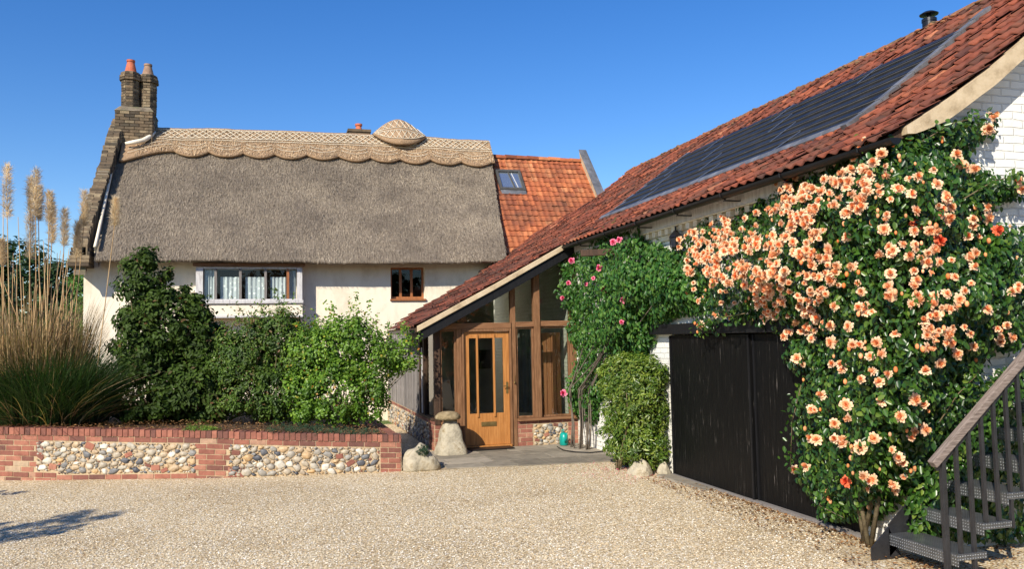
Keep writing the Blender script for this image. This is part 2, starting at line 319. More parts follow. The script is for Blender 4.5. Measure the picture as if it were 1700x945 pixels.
# gravel
g = NG('golden_gravel'); c = g.coord('obj')
def vor(scale, out='Color', rnd=1):
    v = g.n('ShaderNodeTexVoronoi'); v.inputs['Scale'].default_value = scale; v.inputs['Randomness'].default_value = rnd; g.l(c, v.inputs['Vector']); return v
v1 = vor(60); v2 = vor(27); sep = g.n('ShaderNodeSeparateColor'); g.l(v1.outputs['Color'], sep.inputs[0])
GC = [(0, (.30, .23, .145)), (.08, (.51, .40, .245)), (.3, (.70, .565, .36)), (.5, (.80, .685, .465)), (.66, (.69, .50, .28)), (.78, (.84, .755, .57)), (1, (.92, .87, .77))]
col = g.ramp(sep.outputs[0], GC); big = g.ramp(g.noise(c, .5, 5, .6), [(.3, (.74, .70, .64)), (.5, (.92, .90, .86)), (.7, (1.03, 1.02, .99))])
col = g.mix(col, big, 1.0, 'MULTIPLY'); gap = g.ramp(v1.outputs['Distance'], [(.42, (1, 1, 1)), (.78, (.55, .50, .43))]); col = g.mix(col, gap, 1.0, 'MULTIPLY')
hh = g.math('ADD', g.math('MULTIPLY', v1.outputs['Distance'], -1), g.math('MULTIPLY', v2.outputs['Distance'], -.6))
g.bsdf(col, .75, .25, 0, g.bump(hh, .75, .010)); M['gravel'] = g.m
M['pebble'] = mottle('gravel_stone', [(.3, (.8, .8, .8)), (.7, (1.1, 1.1, 1.1))], 40, kind='obj', rough=.7, bump=.1, tcols=GC)

M['lf_rose'] = leafmat('peach_rose_leaf', [(0, (.016, .048, .007)), (.5, (.032, .088, .012)), (.85, (.065, .14, .018)), (1, (.14, .20, .03))], .33, .5, .22)
M['lf_pink'] = leafmat('pink_rose_leaf', [(0, (.025, .085, .014)), (.5, (.045, .13, .022)), (1, (.12, .22, .04))], .42, .4, .3)
M['lf_bay'] = leafmat('evergreen_leaf', [(0, (.035, .075, .008)), (.5, (.075, .135, .014)), (1, (.25, .30, .05))], .36, .45, .25)
M['lf_dark'] = leafmat('dark_shrub_leaf', [(0, (.018, .036, .005)), (.5, (.036, .066, .009)), (.85, (.06, .10, .015)), (.95, (.05, .06, .02)), (1, (.14, .06, .03))], .55, .16, .2)
M['lf_mid'] = leafmat('mid_shrub_leaf', [(0, (.026, .055, .008)), (.5, (.055, .105, .014)), (.85, (.11, .17, .024)), (.93, (.12, .08, .03)), (1, (.14, .07, .03))], .5, .3, .25)
M['lf_light'] = leafmat('light_shrub_leaf', [(0, (.045, .10, .010)), (.5, (.10, .20, .020)), (.93, (.21, .33, .04)), (.98, (.4, .30, .04)), (1, (.45, .12, .03))], .45, .35, .35)
M['lf_tree'] = leafmat('tree_leaf', [(0, (.012, .03, .010)), (.6, (.025, .055, .015)), (1, (.05, .09, .025))], .5, .3, .2)
M['lf_conifer'] = leafmat('conifer_leaf', [(0, (.05, .12, .02)), (1, (.12, .24, .04))], .5, .3, .2)
M['lf_herb'] = leafmat('herb_leaf', [(0, (.02, .05, .025)), (1, (.06, .11, .06))], .6, .2, .2)
M['blade'] = leafmat('pampas_blade', [(0, (.022, .05, .014)), (.55, (.042, .08, .024)), (.7, (.11, .07, .04)), (.85, (.22, .13, .07)), (1, (.42, .29, .16))], .5, .35, .3)
M['drystem'] = leafmat('dry_pampas_stem', [(0, (.34, .20, .09)), (1, (.55, .38, .20))], .6, .3, .1, (1.1, 1, .8))
M['plume'] = leafmat('pampas_plume', [(0, (.60, .48, .32)), (1, (.88, .78, .60))], .8, .1, .45, (1.1, 1, .8))
M['petal'] = leafmat('peach_petal', [(0, (.84, .26, .07)), (.3, (.89, .41, .17)), (.65, (.91, .55, .31)), (1, (.93, .72, .52))], .6, .2, .3, (1.1, .8, .6), 14)
M['petal_red'] = leafmat('coral_petal', [(0, (.75, .09, .04)), (1, (.85, .20, .09))], .6, .2, .25, (1.1, .7, .6), 14)
M['petal_pink'] = leafmat('pink_petal', [(0, (.62, .04, .13)), (.6, (.78, .10, .22)), (1, (.86, .30, .42))], .6, .2, .25, (1.1, .7, .8), 14)
M['litter'] = leafmat('dry_leaf', [(0, (.10, .045, .02)), (.6, (.25, .12, .05)), (1, (.45, .28, .13))], .8, .1, .1)

# ------------------------------------------------------------------ ground
def sheet(name, pts, z, m, div=None):
    mb = MB(); mb.add([(x, y, z) for x, y in pts], [tuple(range(len(pts)))]); return tag(mb.build(name, m), kind='structure')
sheet('terrain', [(-400, -400), (400, -400), (400, 600), (-400, 600)], -.012, M['grass'])
sheet('gravel_drive', [(-16, -14), (16, -14), (16, 19), (-16, 19)], 0, M['gravel'])
# loose stones on the drive, a carpet nobody could count
N = 60000
Y = 5.0+np.abs(rng.beta(1.0, 1.9, N))*8.8; X = -.29*Y-.3+rng.random(N)*(Y*1.0+.6); keep = (X < 5.15) & (Y < 13.9-.28*(X+3.8)+.0) & ~((X > 2.2) & (Y > 11.95-.1*(X-2.3)))
X, Y = X[keep], Y[keep]; N = len(X)
oct_ = np.array([(1, 0, 0), (0, 1, 0), (-1, 0, 0), (0, -1, 0), (0, 0, 1), (0, 0, -1)], float)
fo = np.array([(0, 1, 4), (1, 2, 4), (2, 3, 4), (3, 0, 4)])
sz = rng.uniform(.0045, .0105, (N, 1, 1)); th = rng.random(N)*6.28; sc = rng.uniform(.6, 1.3, (N, 1, 3))
V = oct_[None]*sc*sz + rng.normal(0, .12, (N, 6, 3))*sz; V[:, :, 2] *= .75
c_, s_ = np.cos(th)[:, None], np.sin(th)[:, None]
V = np.stack([V[:, :, 0]*c_-V[:, :, 1]*s_, V[:, :, 0]*s_+V[:, :, 1]*c_, V[:, :, 2]], -1)
V[:, :, 0] += X[:, None]; V[:, :, 1] += Y[:, None]; V[:, :, 2] += .0035
Fq = (fo[None]+6*np.arange(N)[:, None, None]).reshape(-1, 3)
tag(mesh_np('loose_gravel', V.reshape(-1, 3), Fq, M['pebble'], tint=np.repeat(rng.random(N), 6)),
    'golden and grey gravel stones spread over the whole drive', 'gravel', kind='stuff')

# paving
pv = MB(); y0 = 12.0
for row, (ya, yb) in enumerate([(11.93, 12.42), (12.43, 12.96), (12.97, 13.4), (13.41, 13.93)]):
    x = 2.05 if row else 2.45
    while x < 5.2:
        x2 = min(x+random.uniform(.45, .85), 5.22)
        if x2-x > .12:
            z = .018+random.uniform(-.003, .004); t = random.random()
            e = .06*max(0, 3.4-x) if row == 0 else 0
            pv.add([(x+.006, ya+e-.1*(x-3)*(row == 0), -.02), (x2-.006, ya+e-.1*(x2-3)*(row == 0), -.02), (x2-.006, yb, -.02), (x+.006, yb, -.02),
                    (x+.006, ya+e-.1*(x-3)*(row == 0), z), (x2-.006, ya+e-.1*(x2-3)*(row == 0), z), (x2-.006, yb, z), (x+.006, yb, z)],
                   [(0, 3, 2, 1), (4, 5, 6, 7), (0, 1, 5, 4), (1, 2, 6, 5), (2, 3, 7, 6), (3, 0, 4, 7)], t)
        x = x2
tag(pv.build('stone_paving', M['paving'], bevel=.004), kind='structure')
sheet('paving_bedding', [(2.1, 12.05), (5.22, 11.85), (5.22, 13.95), (2.1, 13.95)], .006, M['mortar'])

# ------------------------------------------------------------------ brick and flint walls
ICO = None
def ico():
    global ICO
    if ICO is None:
        import bmesh
        bm = bmesh.new(); bmesh.ops.create_icosphere(bm, subdivisions=2, radius=1)
        ICO = (np.array([v.co[:] for v in bm.verts]), [tuple(v.index for v in f.verts) for f in bm.faces]); bm.free()
    return ICO
def bricks(mb, W, s0, s1, z0, z1, rng_t=(0, 1), L=.225, hgt=.075, off=.006, j=.010, tooth=0):
    """stretcher bricks over a wall patch, W(s,z,off) gives the point"""
    nr = max(1, round((z1-z0)/hgt)); hh = (z1-z0)/nr
    for r in range(nr):
        za, zb = z0+r*hh+j/2, z0+(r+1)*hh-j/2; s = s0-(L/2 if r % 2 else 0); t0_, t1_ = (s0-tooth, s1+tooth) if r % 2 else (s0, s1)
        while s < t1_-.02:
            a, b = max(s, t0_)+j/2, min(s+L, t1_)-j/2
            if b-a > .02:
                o = off+random.uniform(-.002, .003); dz = random.uniform(-.002, .002)
                mb.hexa([W(a, za+dz, -.03), W(b, za+dz, -.03), W(b, za+dz, o), W(a, za+dz, o), W(a, zb+dz, -.03), W(b, zb+dz, -.03), W(b, zb+dz, o), W(a, zb+dz, o)], random.uniform(*rng_t))
            s += L
def flints(mb, W, s0, s1, z0f, z1f, dens=1.0, amin=.022, amax=.062, brickmb=None):
    iv, if_ = ico(); placed = []; area = (s1-s0)*.45
    tries = int(area*9000*dens)
    for k in range(tries):
        big = max(0, 1-k/tries*1.25); a = amin+(amax-amin)*big*random.uniform(.6, 1); b = a*random.uniform(.55, .85)
        s = random.uniform(s0+a*.8, s1-a*.8); zl, zh = z0f(s), z1f(s)
        if zh-zl < 2*b: continue
        z = random.uniform(zl+b*.9, zh-b*.9)
        if any(((s-p[0])/(a+p[2]-.002))**2+((z-p[1])/(b+p[3]-.002))**2 < 1 for p in placed): continue
        placed.append((s, z, a, b)); rot = random.gauss(0, .35); t = random.random()
        if brickmb is not None and random.random() < .05:
            q = [(-a*.9, -b*.8), (a*.9, -b*.8), (a*.9, b*.8), (-a*.9, b*.8)]; q = [(s+x*math.cos(rot)-y*math.sin(rot), z+x*math.sin(rot)+y*math.cos(rot)) for x, y in q]
            brickmb.hexa([W(*p, -.02) for p in q]+[W(*p, .012) for p in q], random.random()); continue
        dep = random.uniform(.012, .03); sd = random.random()*50; vs = []
        for v in iv:
            n_ = 1+.55*mnoise.noise(Vector(v)*1.4+Vector((sd, 0, 0)))+.12*mnoise.noise(Vector(v)*4+Vector((sd, 9, 0))); x, y = v[0]*a*n_, v[1]*b*n_
            vs.append(W(s+x*math.cos(rot)-y*math.sin(rot), z+x*math.sin(rot)+y*math.cos(rot), v[2]*dep*n_))
        mb.add(vs, if_, t)

# raised bed wall: curved plan
BX = np.array([-7.5, -3.77, -3.04, -.5, 1.8]); BY = np.array([15.2, 13.71, 13.30, 12.55, 12.13]); bc = np.polyfit(BX, BY, 3)
def by(x): return float(np.polyval(bc, x))
def btop(x): return float(np.interp(x, [-7.5, -3.77, -1, 1.8], [.86, .76, .67, .52]))
def BW(s, z, o):
    dy = float(np.polyval(np.polyder(bc), s)); n = np.array([dy, -1]); n /= np.linalg.norm(n); return (s+n[0]*o, by(s)+n[1]*o, z)
bed = thing('raised_bed_wall', 'low curved brick and flint wall holding up the planted bed beside the gravel', 'wall', (-1, 12.7, 0))
core = MB(); xs = np.linspace(-7.5, 1.8, 60)
for a, b in zip(xs[:-1], xs[1:]):
    za, zb = btop(a)-.012, btop(b)-.012
    core.hexa([BW(a, -.05, -.24), BW(b, -.05, -.24), BW(b, -.05, 0), BW(a, -.05, 0), BW(a, za, -.24), BW(b, zb, -.24), BW(b, zb, 0), BW(a, za, 0)])
# side return running back to the porch
RX = 1.8
def RW(s, z, o): return (RX+o, s, z)
core.box((RX-.23, 12.16, -.05), (RX, 15.9, .40))
core.build('mortar_core', M['mortar'], bed)
bb = MB()
s = -7.5                                     # brick on edge coping
while s < 1.8:
    o = .015+random.uniform(-.004, .006); t = btop(s)+random.uniform(-.004, .004); e = min(s+.068, 1.8)
    bb.hexa([BW(s, t-.103, -.245), BW(e, t-.103, -.245), BW(e, t-.103, o), BW(s, t-.103, o), BW(s, t, -.245), BW(e, t, -.245), BW(e, t, o), BW(s, t, o)], random.uniform(0, .75)); s += .076
bb.build('coping', M['red_brick'], bed, bevel=.004)
bb = MB()
def Wt(s, z, o): return BW(s, btop(s)+z, o)      # heights measured down from the coping
bricks(bb, Wt, -7.5, 1.8, -.18, -.105)
bricks(bb, Wt, -7.5, -3.27, -.93, -.18, tooth=.07); bricks(bb, Wt, -3.25, -3.13, -.405, -.18)
bricks(bb, Wt, -3.25, -2.95, -.93, -.63)
bricks(bb, Wt, -1.00, -.62, -.78, -.18, tooth=.06)
bricks(bb, lambda s, z, o: BW(s, z+.0, o), -2.95, -1.02, .0, .075); bricks(bb, lambda s, z, o: BW(s, z, o), -.6, -.35, .0, .15)
bricks(bb, Wt, 1.50, 1.795, -.63, -.18); bricks(bb, RW, 12.13, 12.4, -.0, .34)
bb2 = MB(); fl = MB()
flints(fl, BW, -3.24, -1.03, lambda s: .085 if s > -2.93 else .13, lambda s: btop(s)-.185, 3.0, amin=.012, amax=.075, brickmb=bb)
flints(fl, BW, -.59, 1.49, lambda s: .01, lambda s: btop(s)-.185, 3.0, amin=.012, amax=.075, brickmb=bb)
bb.build('brickwork', M['red_brick'], bed, bevel=.003)
fl.build('flint_panel', M['flint'], bed, smooth=True)
rc = MB(); s = 12.16
while s < 15.9:
    rc.box((RX-.235, s, .40), (RX+.01, s+.066, .40+.1-.03*(s-12.1)/4), random.uniform(0, .9)); s += .076
rc.build('return_coping', M['red_brick'], bed, bevel=.004)

# soil in the bed
sm = MB(); nx, ny = 46, 14
gx = np.linspace(-7.4, 1.62, nx); pts = []
for i in range(nx):
    for j in range(ny):
        y = by(gx[i])+.2+(20.2-by(gx[i])-.2)*(j/(ny-1))**1.3
        pts.append((gx[i], y, btop(gx[i])-.09+.05*mnoise.noise(Vector((gx[i]*2, y*2, 0)))+.04))
sm.add(pts, [(i*ny+j, (i+1)*ny+j, (i+1)*ny+j+1, i*ny+j+1) for i in range(nx-1) for j in range(ny-1)])
tag(sm.build('bed_soil', M['soil'], smooth=True), kind='structure')

# ------------------------------------------------------------------ pantiled roofs
def prof_fn(pts):
    P = np.array(pts, float); L = np.r_[0, np.cumsum(np.hypot(*np.diff(P, axis=0).T))]
    def f(s):
        return np.array([np.interp(s, L, P[:, 0]), np.interp(s, L, P[:, 1])])
    def full(s):
        p = f(s); d = f(min(s+.12, L[-1]))-f(max(s-.12, 0)); d /= np.hypot(*d); return p, np.array([-d[1], d[0]]), d
    return full, L[-1]
def pantiles(mb, F, s0, s1, c0, c1, keep=lambda s, c: True, gauge=.29, wd=.225, amp=.034, lift=.036, tb=.5, flip=1, jig=1.0):
    """F(s,c,h) -> world; s runs up the slope, c across"""
    nu = 8; nr = int(round((s1-s0)/gauge)); nc = int(round((c1-c0)/wd)); wd = (c1-c0)/nc; gauge = (s1-s0)/nr
    for r in range(nr):
        for k in range(nc):
            s, c = s0+r*gauge, c0+k*wd
            if not keep(s+gauge/2, c+wd/2): continue
            dl = random.uniform(-.008, .008)*jig; ds = random.uniform(-.012, .012)*jig; tl = random.gauss(0, .004)*jig; vs = []
            t = min(1, max(0, tb+random.gauss(0, .2)+.22*mnoise.noise(Vector((s*.7, c*.7, tb*9)))))
            for q, (sv, hv) in enumerate([(-.02+ds, -.020), (-.02+ds, 0), (gauge*.5, -.5*lift), (gauge+.05, -lift)]):
                for i in range(nu):
                    u = i/(nu-1)*1.04; x = u if flip > 0 else 1.04-u
                    h = amp*(.5+.5*math.cos(2*math.pi*(x-.12)))**1.15
                    vs.append(F(s+sv, c+u*wd, h+hv+lift+.004+dl+tl*(u-.5)*2))
            mb.add(vs, [(q*nu+i, q*nu+i+1, (q+1)*nu+i+1, (q+1)*nu+i) for q in range(3) for i in range(nu-1)], t)
def ridge_tiles(mb, pts, r=.12, L=.33):
    pts = [np.array(p, float) for p in pts]; d = pts[1]-pts[0]; n = int(np.linalg.norm(d)/L); d /= np.linalg.norm(d); side = np.cross(d, (0, 0, 1)); tot = np.linalg.norm(pts[1]-pts[0])
    for i in range(n):
        p = pts[0]+d*i*tot/n; q = pts[0]+d*((i+1)*tot/n+.02); vs = []; j = random.uniform(-.012, .012)
        for P_, rr in ((p, r*1.06), (q, r*.97)):
            for k in range(9):
                a = math.pi*k/8*1.1-.157; vs.append(P_+side*math.cos(a)*rr+np.array((0, 0, math.sin(a)*rr*.9+j-.04)))
        for P_, rr in ((p, r*.9), (q, r*.82)):
            for k in range(9):
                a = math.pi*k/8*1.1-.157; vs.append(P_+side*math.cos(a)*rr+np.array((0, 0, math.sin(a)*rr*.9+j-.04)))
        mb.add(vs, [(k, k+1, 10+k, 9+k) for k in range(8)]+[(18+k, 19+k, 28+k, 27+k) for k in range(8)]+[(k, k+1, 19+k, 18+k) for k in range(8)], random.random())

# ------------------------------------------------------------------ barn
PROF = [(4.93, 3.49), (5.06, 3.56), (5.6, 3.875), (6.1, 4.2), (7.2, 5.03), (8.2, 5.80)]
full, SL = prof_fn(PROF)
def FB(s, c, h):
    p, n, d = full(min(s, SL)); e = max(0, s-SL); return (p[0]+n[0]*h+d[0]*e, c, p[1]+n[1]*h+d[1]*e)
NEARY, RIDGEX, RIDGEZ = 5.72, 8.2, 5.80
barn = thing('barn', 'long white painted brick barn with red pantiled roof and black garage doors', 'barn', (5.25, 5.95, 0))
wl = MB()
WX0, WX1 = 5.25, 5.55
GY0, GY1, GZ = 6.55, 10.30, 1.90
wl.box((WX0, GY1, -.1), (WX1, 11.45, 3.42)); wl.box((WX0, 11.45, 2.05), (WX1, 12.35, 3.42)); wl.box((WX0, 12.35, -.1), (WX1, 20, 3.42))
wl.box((WX0, 5.95, -.1), (WX1, GY0, 3.42)); wl.box((WX0, GY0, GZ+.14), (WX1, GY1, 3.42))
wl.build('wall', M['white_brick'], barn)
gb = MB(); top = [(WX0+.01, 3.42)]+[(x, z-.05) for x, z in PROF[2:]]+[(2*RIDGEX-x, z-.05) for x, z in PROF[2:-1][::-1]]+[(11.15, 3.42)]
gb.prism([(x, 5.95, z) for x, z in [(WX0+.01, -.1)]+top+[(11.15, -.1)]], (0, .3, 0))
gb.build('gable_wall', M['white_brick'], barn)
bk = MB(); bk.box((11.15, 5.95, -.1), (11.45, 18, 3.5)); bk.prism([(x, 17.7, z) for x, z in [(WX0+.31, -.1)]+[(WX0+.31, 3.42)]+top[1:]+[(11.15, -.1)]], (0, .3, 0))
bk.build('rear_wall', M['white_brick'], barn)
# roof
YF = 18.0
def far_y(s):
    x = full(min(s, SL))[0][0]; return float(np.interp(x, [4.9, 5.2, 5.9, 6.6, 6.95, 7.2, 8.3], [19.6, 20.0, 20.3, 20.4, 19.0, 17.9, 17.9]))
SV0, SV1 = 1.02, 3.04   # solar band measured up the slope
PY0, PY1 = 7.14, 13.9
rf = MB()
pantiles(rf, FB, 0.0, SL+.02, NEARY, 20.52, keep=lambda s, c: c < far_y(s) and not (SV0+.1 < s < SV1-.1 and PY0+.1 < c < PY1-.1), tb=.36, gauge=.225, wd=.168, amp=.030, lift=.032)
roof = rf.build('roof', M['pantile'], barn, smooth=True)
sb = MB(); n = 14
for (x0, z0), (x1, z1) in zip([(5.03, 3.54)]+PROF[2:-1], PROF[2:]):
    ya, yb = far_y(0), 17.9
    ye = 19.9 if x1 <= 6.2 else 18.0
    sb.hexa([(x0, NEARY+.05, z0-.09), (x1, NEARY+.05, z1-.09), (x1, ye, z1-.09), (x0, ye, z0-.09), (x0, NEARY+.05, z0), (x1, NEARY+.05, z1), (x1, ye, z1), (x0, ye, z0)])
sb.add([(RIDGEX, NEARY, RIDGEZ), (RIDGEX, 18, RIDGEZ), (11.6, 18, 3.4), (11.6, NEARY, 3.4)], [(0, 1, 2, 3)])
sb.build('roof_boarding', M['dark_wood'], roof)
rr = MB(); ridge_tiles(rr, [(RIDGEX+.02, NEARY-.02, RIDGEZ-.03), (RIDGEX+.02, 17.95, RIDGEZ-.03)], .125, .3)
rr.build('ridge_tiles', M['moss_tile'], roof, smooth=False)
# moss tufts and grit along the ridge: lumps of lichened mortar bedding
ml = MB()
for i in range(150):
    y = random.uniform(NEARY, 17.9); s = SL-abs(random.gauss(0, .16)); r_ = random.uniform(.012, .04); iv, if_ = ico()
    c_ = np.array(FB(s, y, .05)); ml.add([c_+v*r_*(1, 1.4, .6) for v in iv], if_, random.random())
tag(ml.build('moss', M['moss_tile'], roof, smooth=True), kind='stuff')
# verge
def strip(prof, ya, yb, hi, lo):
    mb = MB(); 
    for (x0, z0), (x1, z1) in zip(prof[:-1], prof[1:]):
        mb.hexa([(x0, ya, z0+lo), (x1, ya, z1+lo), (x1, yb, z1+lo), (x0, yb, z0+lo), (x0, ya, z0+hi), (x1, ya, z1+hi), (x1, yb, z1+hi), (x0, yb, z0+hi)])
    return mb
vp = [tuple(full(s)[0]) for s in np.linspace(.26, SL, 40)]; mb = MB(); vs = []
for i, (x, z) in enumerate(vp):
    lo = -.06-.115*min(1, i/5)**.6+.008*mnoise.noise(Vector((x*3, 0, 0))); vs += [(x, NEARY-.015, z+.0), (x, NEARY-.02, z+lo), (x, 5.945, z+lo), (x, 5.945, z+.0)]
n = len(vp); mb.add(vs, [(4*i+k, 4*i+(k+1) % 4, 4*i+4+(k+1) % 4, 4*i+4+k) for i in range(n-1) for k in range(4)]+[(0, 1, 2, 3), tuple(4*(n-1)+k for k in range(4))]); mb.build('verge', M['cream_verge'], barn)
# fascia and gutter
mb = MB(); mb.box((5.14, 5.95, 3.36), (5.248, 13.72, 3.50)); mb.build('fascia', M['white_paint'], barn)
def gutter(y0_, y1_, x, z, r_=.058):
    mb = MB(); n = 9; vs = []
    for y in (y0_, y1_):
        for k in range(n): a = math.pi+math.pi*k/(n-1); vs.append((x+math.cos(a)*r_, y, z+math.sin(a)*r_))
        for k in range(n): a = 2*math.pi-math.pi*k/(n-1); vs.append((x+math.cos(a)*(r_-.006), y, z+math.sin(a)*(r_-.006)))
    m_ = 2*n; mb.add(vs, [(k, (k+1) % m_, m_+(k+1) % m_, m_+k) for k in range(m_)]+[tuple(range(n)), tuple(range(m_, m_+n))]); return mb
gt = gutter(5.6, 13.68, 4.945, 3.485).build('gutter', M['plastic'], barn, smooth=False)
for y in np.arange(6.0, 13.7, 1.15):
    mb = MB(); mb.tube([(5.01, y, 3.49), (4.945, y, 3.42), (4.885, y, 3.45), (4.88, y, 3.49)], .009, 6); mb.box((4.935, y-.02, 3.40), (5.14, y+.02, 3.412)); mb.build('gutter_bracket', M['plastic'], gt)
# corbelled ochre brick course
cb = MB(); y = 5.96
while y < 13.6:
    cb.box((5.165, y, 3.265), (5.249, y+.1, 3.34), random.random()); y += .2
cb.box((5.15, 5.96, 3.342), (5.248, 13.7, 3.359), .5); cb.box((5.215, 5.96, 3.19), (5.249, 13.7, 3.262), .5)
M['ochre'] = mottle('ochre_brick_paint', [(.3, (.50, .40, .24)), (.5, (.74, .66, .50)), (.8, (.80, .76, .66))], 3, kind='obj', bump=.5, bscale=30)
cb.build('eaves_corbels', M['ochre'], barn, bevel=.004)
# white wall ties
for (px, py) in [(1078, 368), (1150, 352), (1205, 338), (1277, 308)]:
    p = on(px, py, x=5.2); mb = MB(); mb.tube([(5.24, p[1], p[2]), (5.06, p[1], p[2])], .005, 6); mb.tube([(5.07, p[1], p[2]-.05), (5.07, p[1], p[2]+.04)], .005, 6); mb.tube([(5.07, p[1]-.05, p[2]), (5.07, p[1]+.05, p[2])], .005, 6); mb.build('wire_tie', M['wire'], barn)
# lintel, garage doors, side door
mb = MB(); mb.box((5.13, 6.3, GZ), (5.30, 10.78, GZ+.14)); mb.build('lintel', M['black_wood'], barn, bevel=.006)
def leaf_door(name, ya, yb, x, lab=None):
    mb = MB(); yy = ya; 
    mb.box((x, ya, .03), (x+.05, yb, GZ-.015)); d = mb.build(name, M['boards'], barn)
    e = MB(); e.box((x-.012, yb-.03, .03), (x-.001, yb-.002, GZ-.02)); e.build('edge_strip', M['black_wood'], d); e = MB(); e.box((x-.012, ya+.002, .03), (x-.001, ya+.03, GZ-.02)); e.build('edge_strip', M['black_wood'], d)
    return d
leaf_door('garage_door', 8.32, 10.28, 5.20); leaf_door('garage_door', 6.57, 8.30, 5.235)
mb = MB(); mb.box((5.17, 6.5, -.02), (5.27, 10.3, .028)); mb.build('threshold', M['grey_wood'], barn)
mb = MB(); mb.box((5.32, 11.45, 0), (5.38, 12.35, 2.05)); sd = mb.build('side_door', M['boards'], barn)
mb = MB(); mb.box((5.27, 11.46, 0), (5.319, 11.52, 2.04)); mb.box((5.27, 12.28, 0), (5.319, 12.34, 2.04)); mb.box((5.27, 11.52, 1.98), (5.319, 12.28, 2.04)); mb.build('door_frame', M['black_wood'], sd)
# flue
mb = MB(); cxy = (8.42, 8.82, 0); mb.lathe([(.088, 5.6), (.088, 5.99), (.094, 5.99), (.094, 6.03), (.05, 6.035)], cxy, 20); fl_ = mb.build('flue', M['flue'], barn, smooth=False)
mb = MB(); mb.lathe([(.03, 6.03), (.03, 6.075), (.115, 6.085), (.12, 6.095), (.07, 6.125), (.012, 6.14)], cxy, 20); mb.build('cowl', M['flue'], fl_)
# solar roof
sol = MB(); cell = MB(); jns = []; ROWS = 8; rh = (SV1-SV0)/ROWS
for r in range(ROWS):
    s0 = SV0+r*rh; a = PY0+.07; b = PY1-.1*(r % 2)-.03*r
    def slab(mb, sa, sb_, ya, yb, h0a, h1a, h0b, h1b, t=.5): mb.hexa([FB(sa, ya, h0a), FB(sb_, ya, h0b), FB(sb_, yb, h0b), FB(sa, yb, h0a), FB(sa, ya, h1a), FB(sb_, ya, h1b), FB(sb_, yb, h1b), FB(sa, yb, h1a)], t)
    slab(sol, s0-.01, s0+rh+.02, a, b, .0, .075, .0, .045)
    nm = 5; st = (b-a)/nm
    for k in range(nm):
        y1_, y2_ = a+k*st+.012, a+(k+1)*st-.012
        slab(cell, s0+.035, s0+rh-.02, y1_, y2_, .070, .0765, .050, .0555, random.random())
    k0 = (r//2) % 3
    if r % 2 == 0:
        for yj in (a+st*(1+k0*.5), a+st*(2.4+k0*.5), a+st*(3.9+k0*.25)):
            jn = MB(); jns.append(jn); slab(jn, s0-.01, s0+rh*2-.03, yj-.008, yj+.008, .078, .085, .066, .072)
sp = sol.build('solar_panel', M['pv_frame'], roof, bevel=.003); cell.build('cell', M['cells'], sp); [j_.build('joint_strip', M['silver'], sp) for j_ in jns]
lf = MB()
def slab(mb, sa, sb_, ya, yb, h0a, h1a, h0b, h1b, t=.5): mb.hexa([FB(sa, ya, h0a), FB(sb_, ya, h0b), FB(sb_, yb, h0b), FB(sa, yb, h0a), FB(sa, ya, h1a), FB(sb_, ya, h1b), FB(sb_, yb, h1b), FB(sa, yb, h1a)], t)
k = SV0-.1
while k < SV1+.05: slab(lf, k, k+.28, PY0-.02, PY0+.075, .0, .086, .0, .078); k += .27
y = PY0
while y < PY1-.1: slab(lf, SV0-.07-random.uniform(0, .03), SV0+.0, y, y+.42, .02, .062, .02, .085); y += .425
for r in range(ROWS): b = PY1-.1*(r % 2)-.03*r; slab(lf, SV0+r*rh, SV0+(r+1)*rh, b+.001, b+.09, .0, .07, .0, .06)
lf.build('flashing', M['lead'], roof, bevel=.003)

# ------------------------------------------------------------------ porch
porch = thing('entrance_porch', 'glazed oak framed porch under a low sloping red pantiled roof', 'porch', (3.9, 14, 0))
PP = [(2.30, 2.085), (3.67, 2.80), (4.925, 3.487)]
fullP, SP = prof_fn(PP)
def FP(s, c, h):
    p, n, d = fullP(min(s, SP)); e = max(0, s-SP); return (p[0]+n[0]*h+d[0]*e, c, p[1]+n[1]*h+d[1]*e)
pf = MB(); pantiles(pf, FP, 0, SP+.02, 13.74, 19.0, keep=lambda s, c: c < float(np.interp(s, [0, .4, 1.05, 2.4, 3.0], [16.5, 17.5, 18.5, 18.9, 19.3])), tb=.16, gauge=.225, wd=.168, amp=.030, lift=.032)
prf = pf.build('roof', M['pantile'], porch, smooth=True)
mb = MB()
for (x0, z0), (x1, z1) in zip(PP[:-1], PP[1:]): mb.hexa([(x0, 13.78, z0-.07), (x1, 13.78, z1-.07), (x1, 18.8, z1-.07), (x0, (16.4 if x0 < 3 else 18.3), z0-.07), (x0, 13.78, z0+.003), (x1, 13.78, z1+.003), (x1, 18.8, z1+.003), (x0, (16.4 if x0 < 3 else 18.3), z0+.003)])
mb.box((4.92, 13.95, 3.32), (5.248, 19, 3.41)); mb.build('roof_boarding', M['dark_wood'], prf)
pvp = [(2.33, 2.10), (3.67, 2.80), (4.93, 3.49), (5.05, 3.56)]
strip(pvp, 13.72, 13.80, .022, -.075).build('verge', M['cream_verge'], porch, bevel=.006)
strip([(2.36, 2.11), (3.67, 2.80), (4.93, 3.49), (5.15, 3.61)], 13.76, 13.85, -.078, -.25).build('bargeboard', M['black_wood'], porch, bevel=.004)
gutter(13.80, 16.4, 2.26, 2.06).build('gutter', M['plastic'], porch)
def roofz(x): return float(np.interp(x, [p[0] for p in PP]+[5.25], [p[1] for p in PP]+[3.66]))-.09
FY0, FY1 = 14.0, 14.12
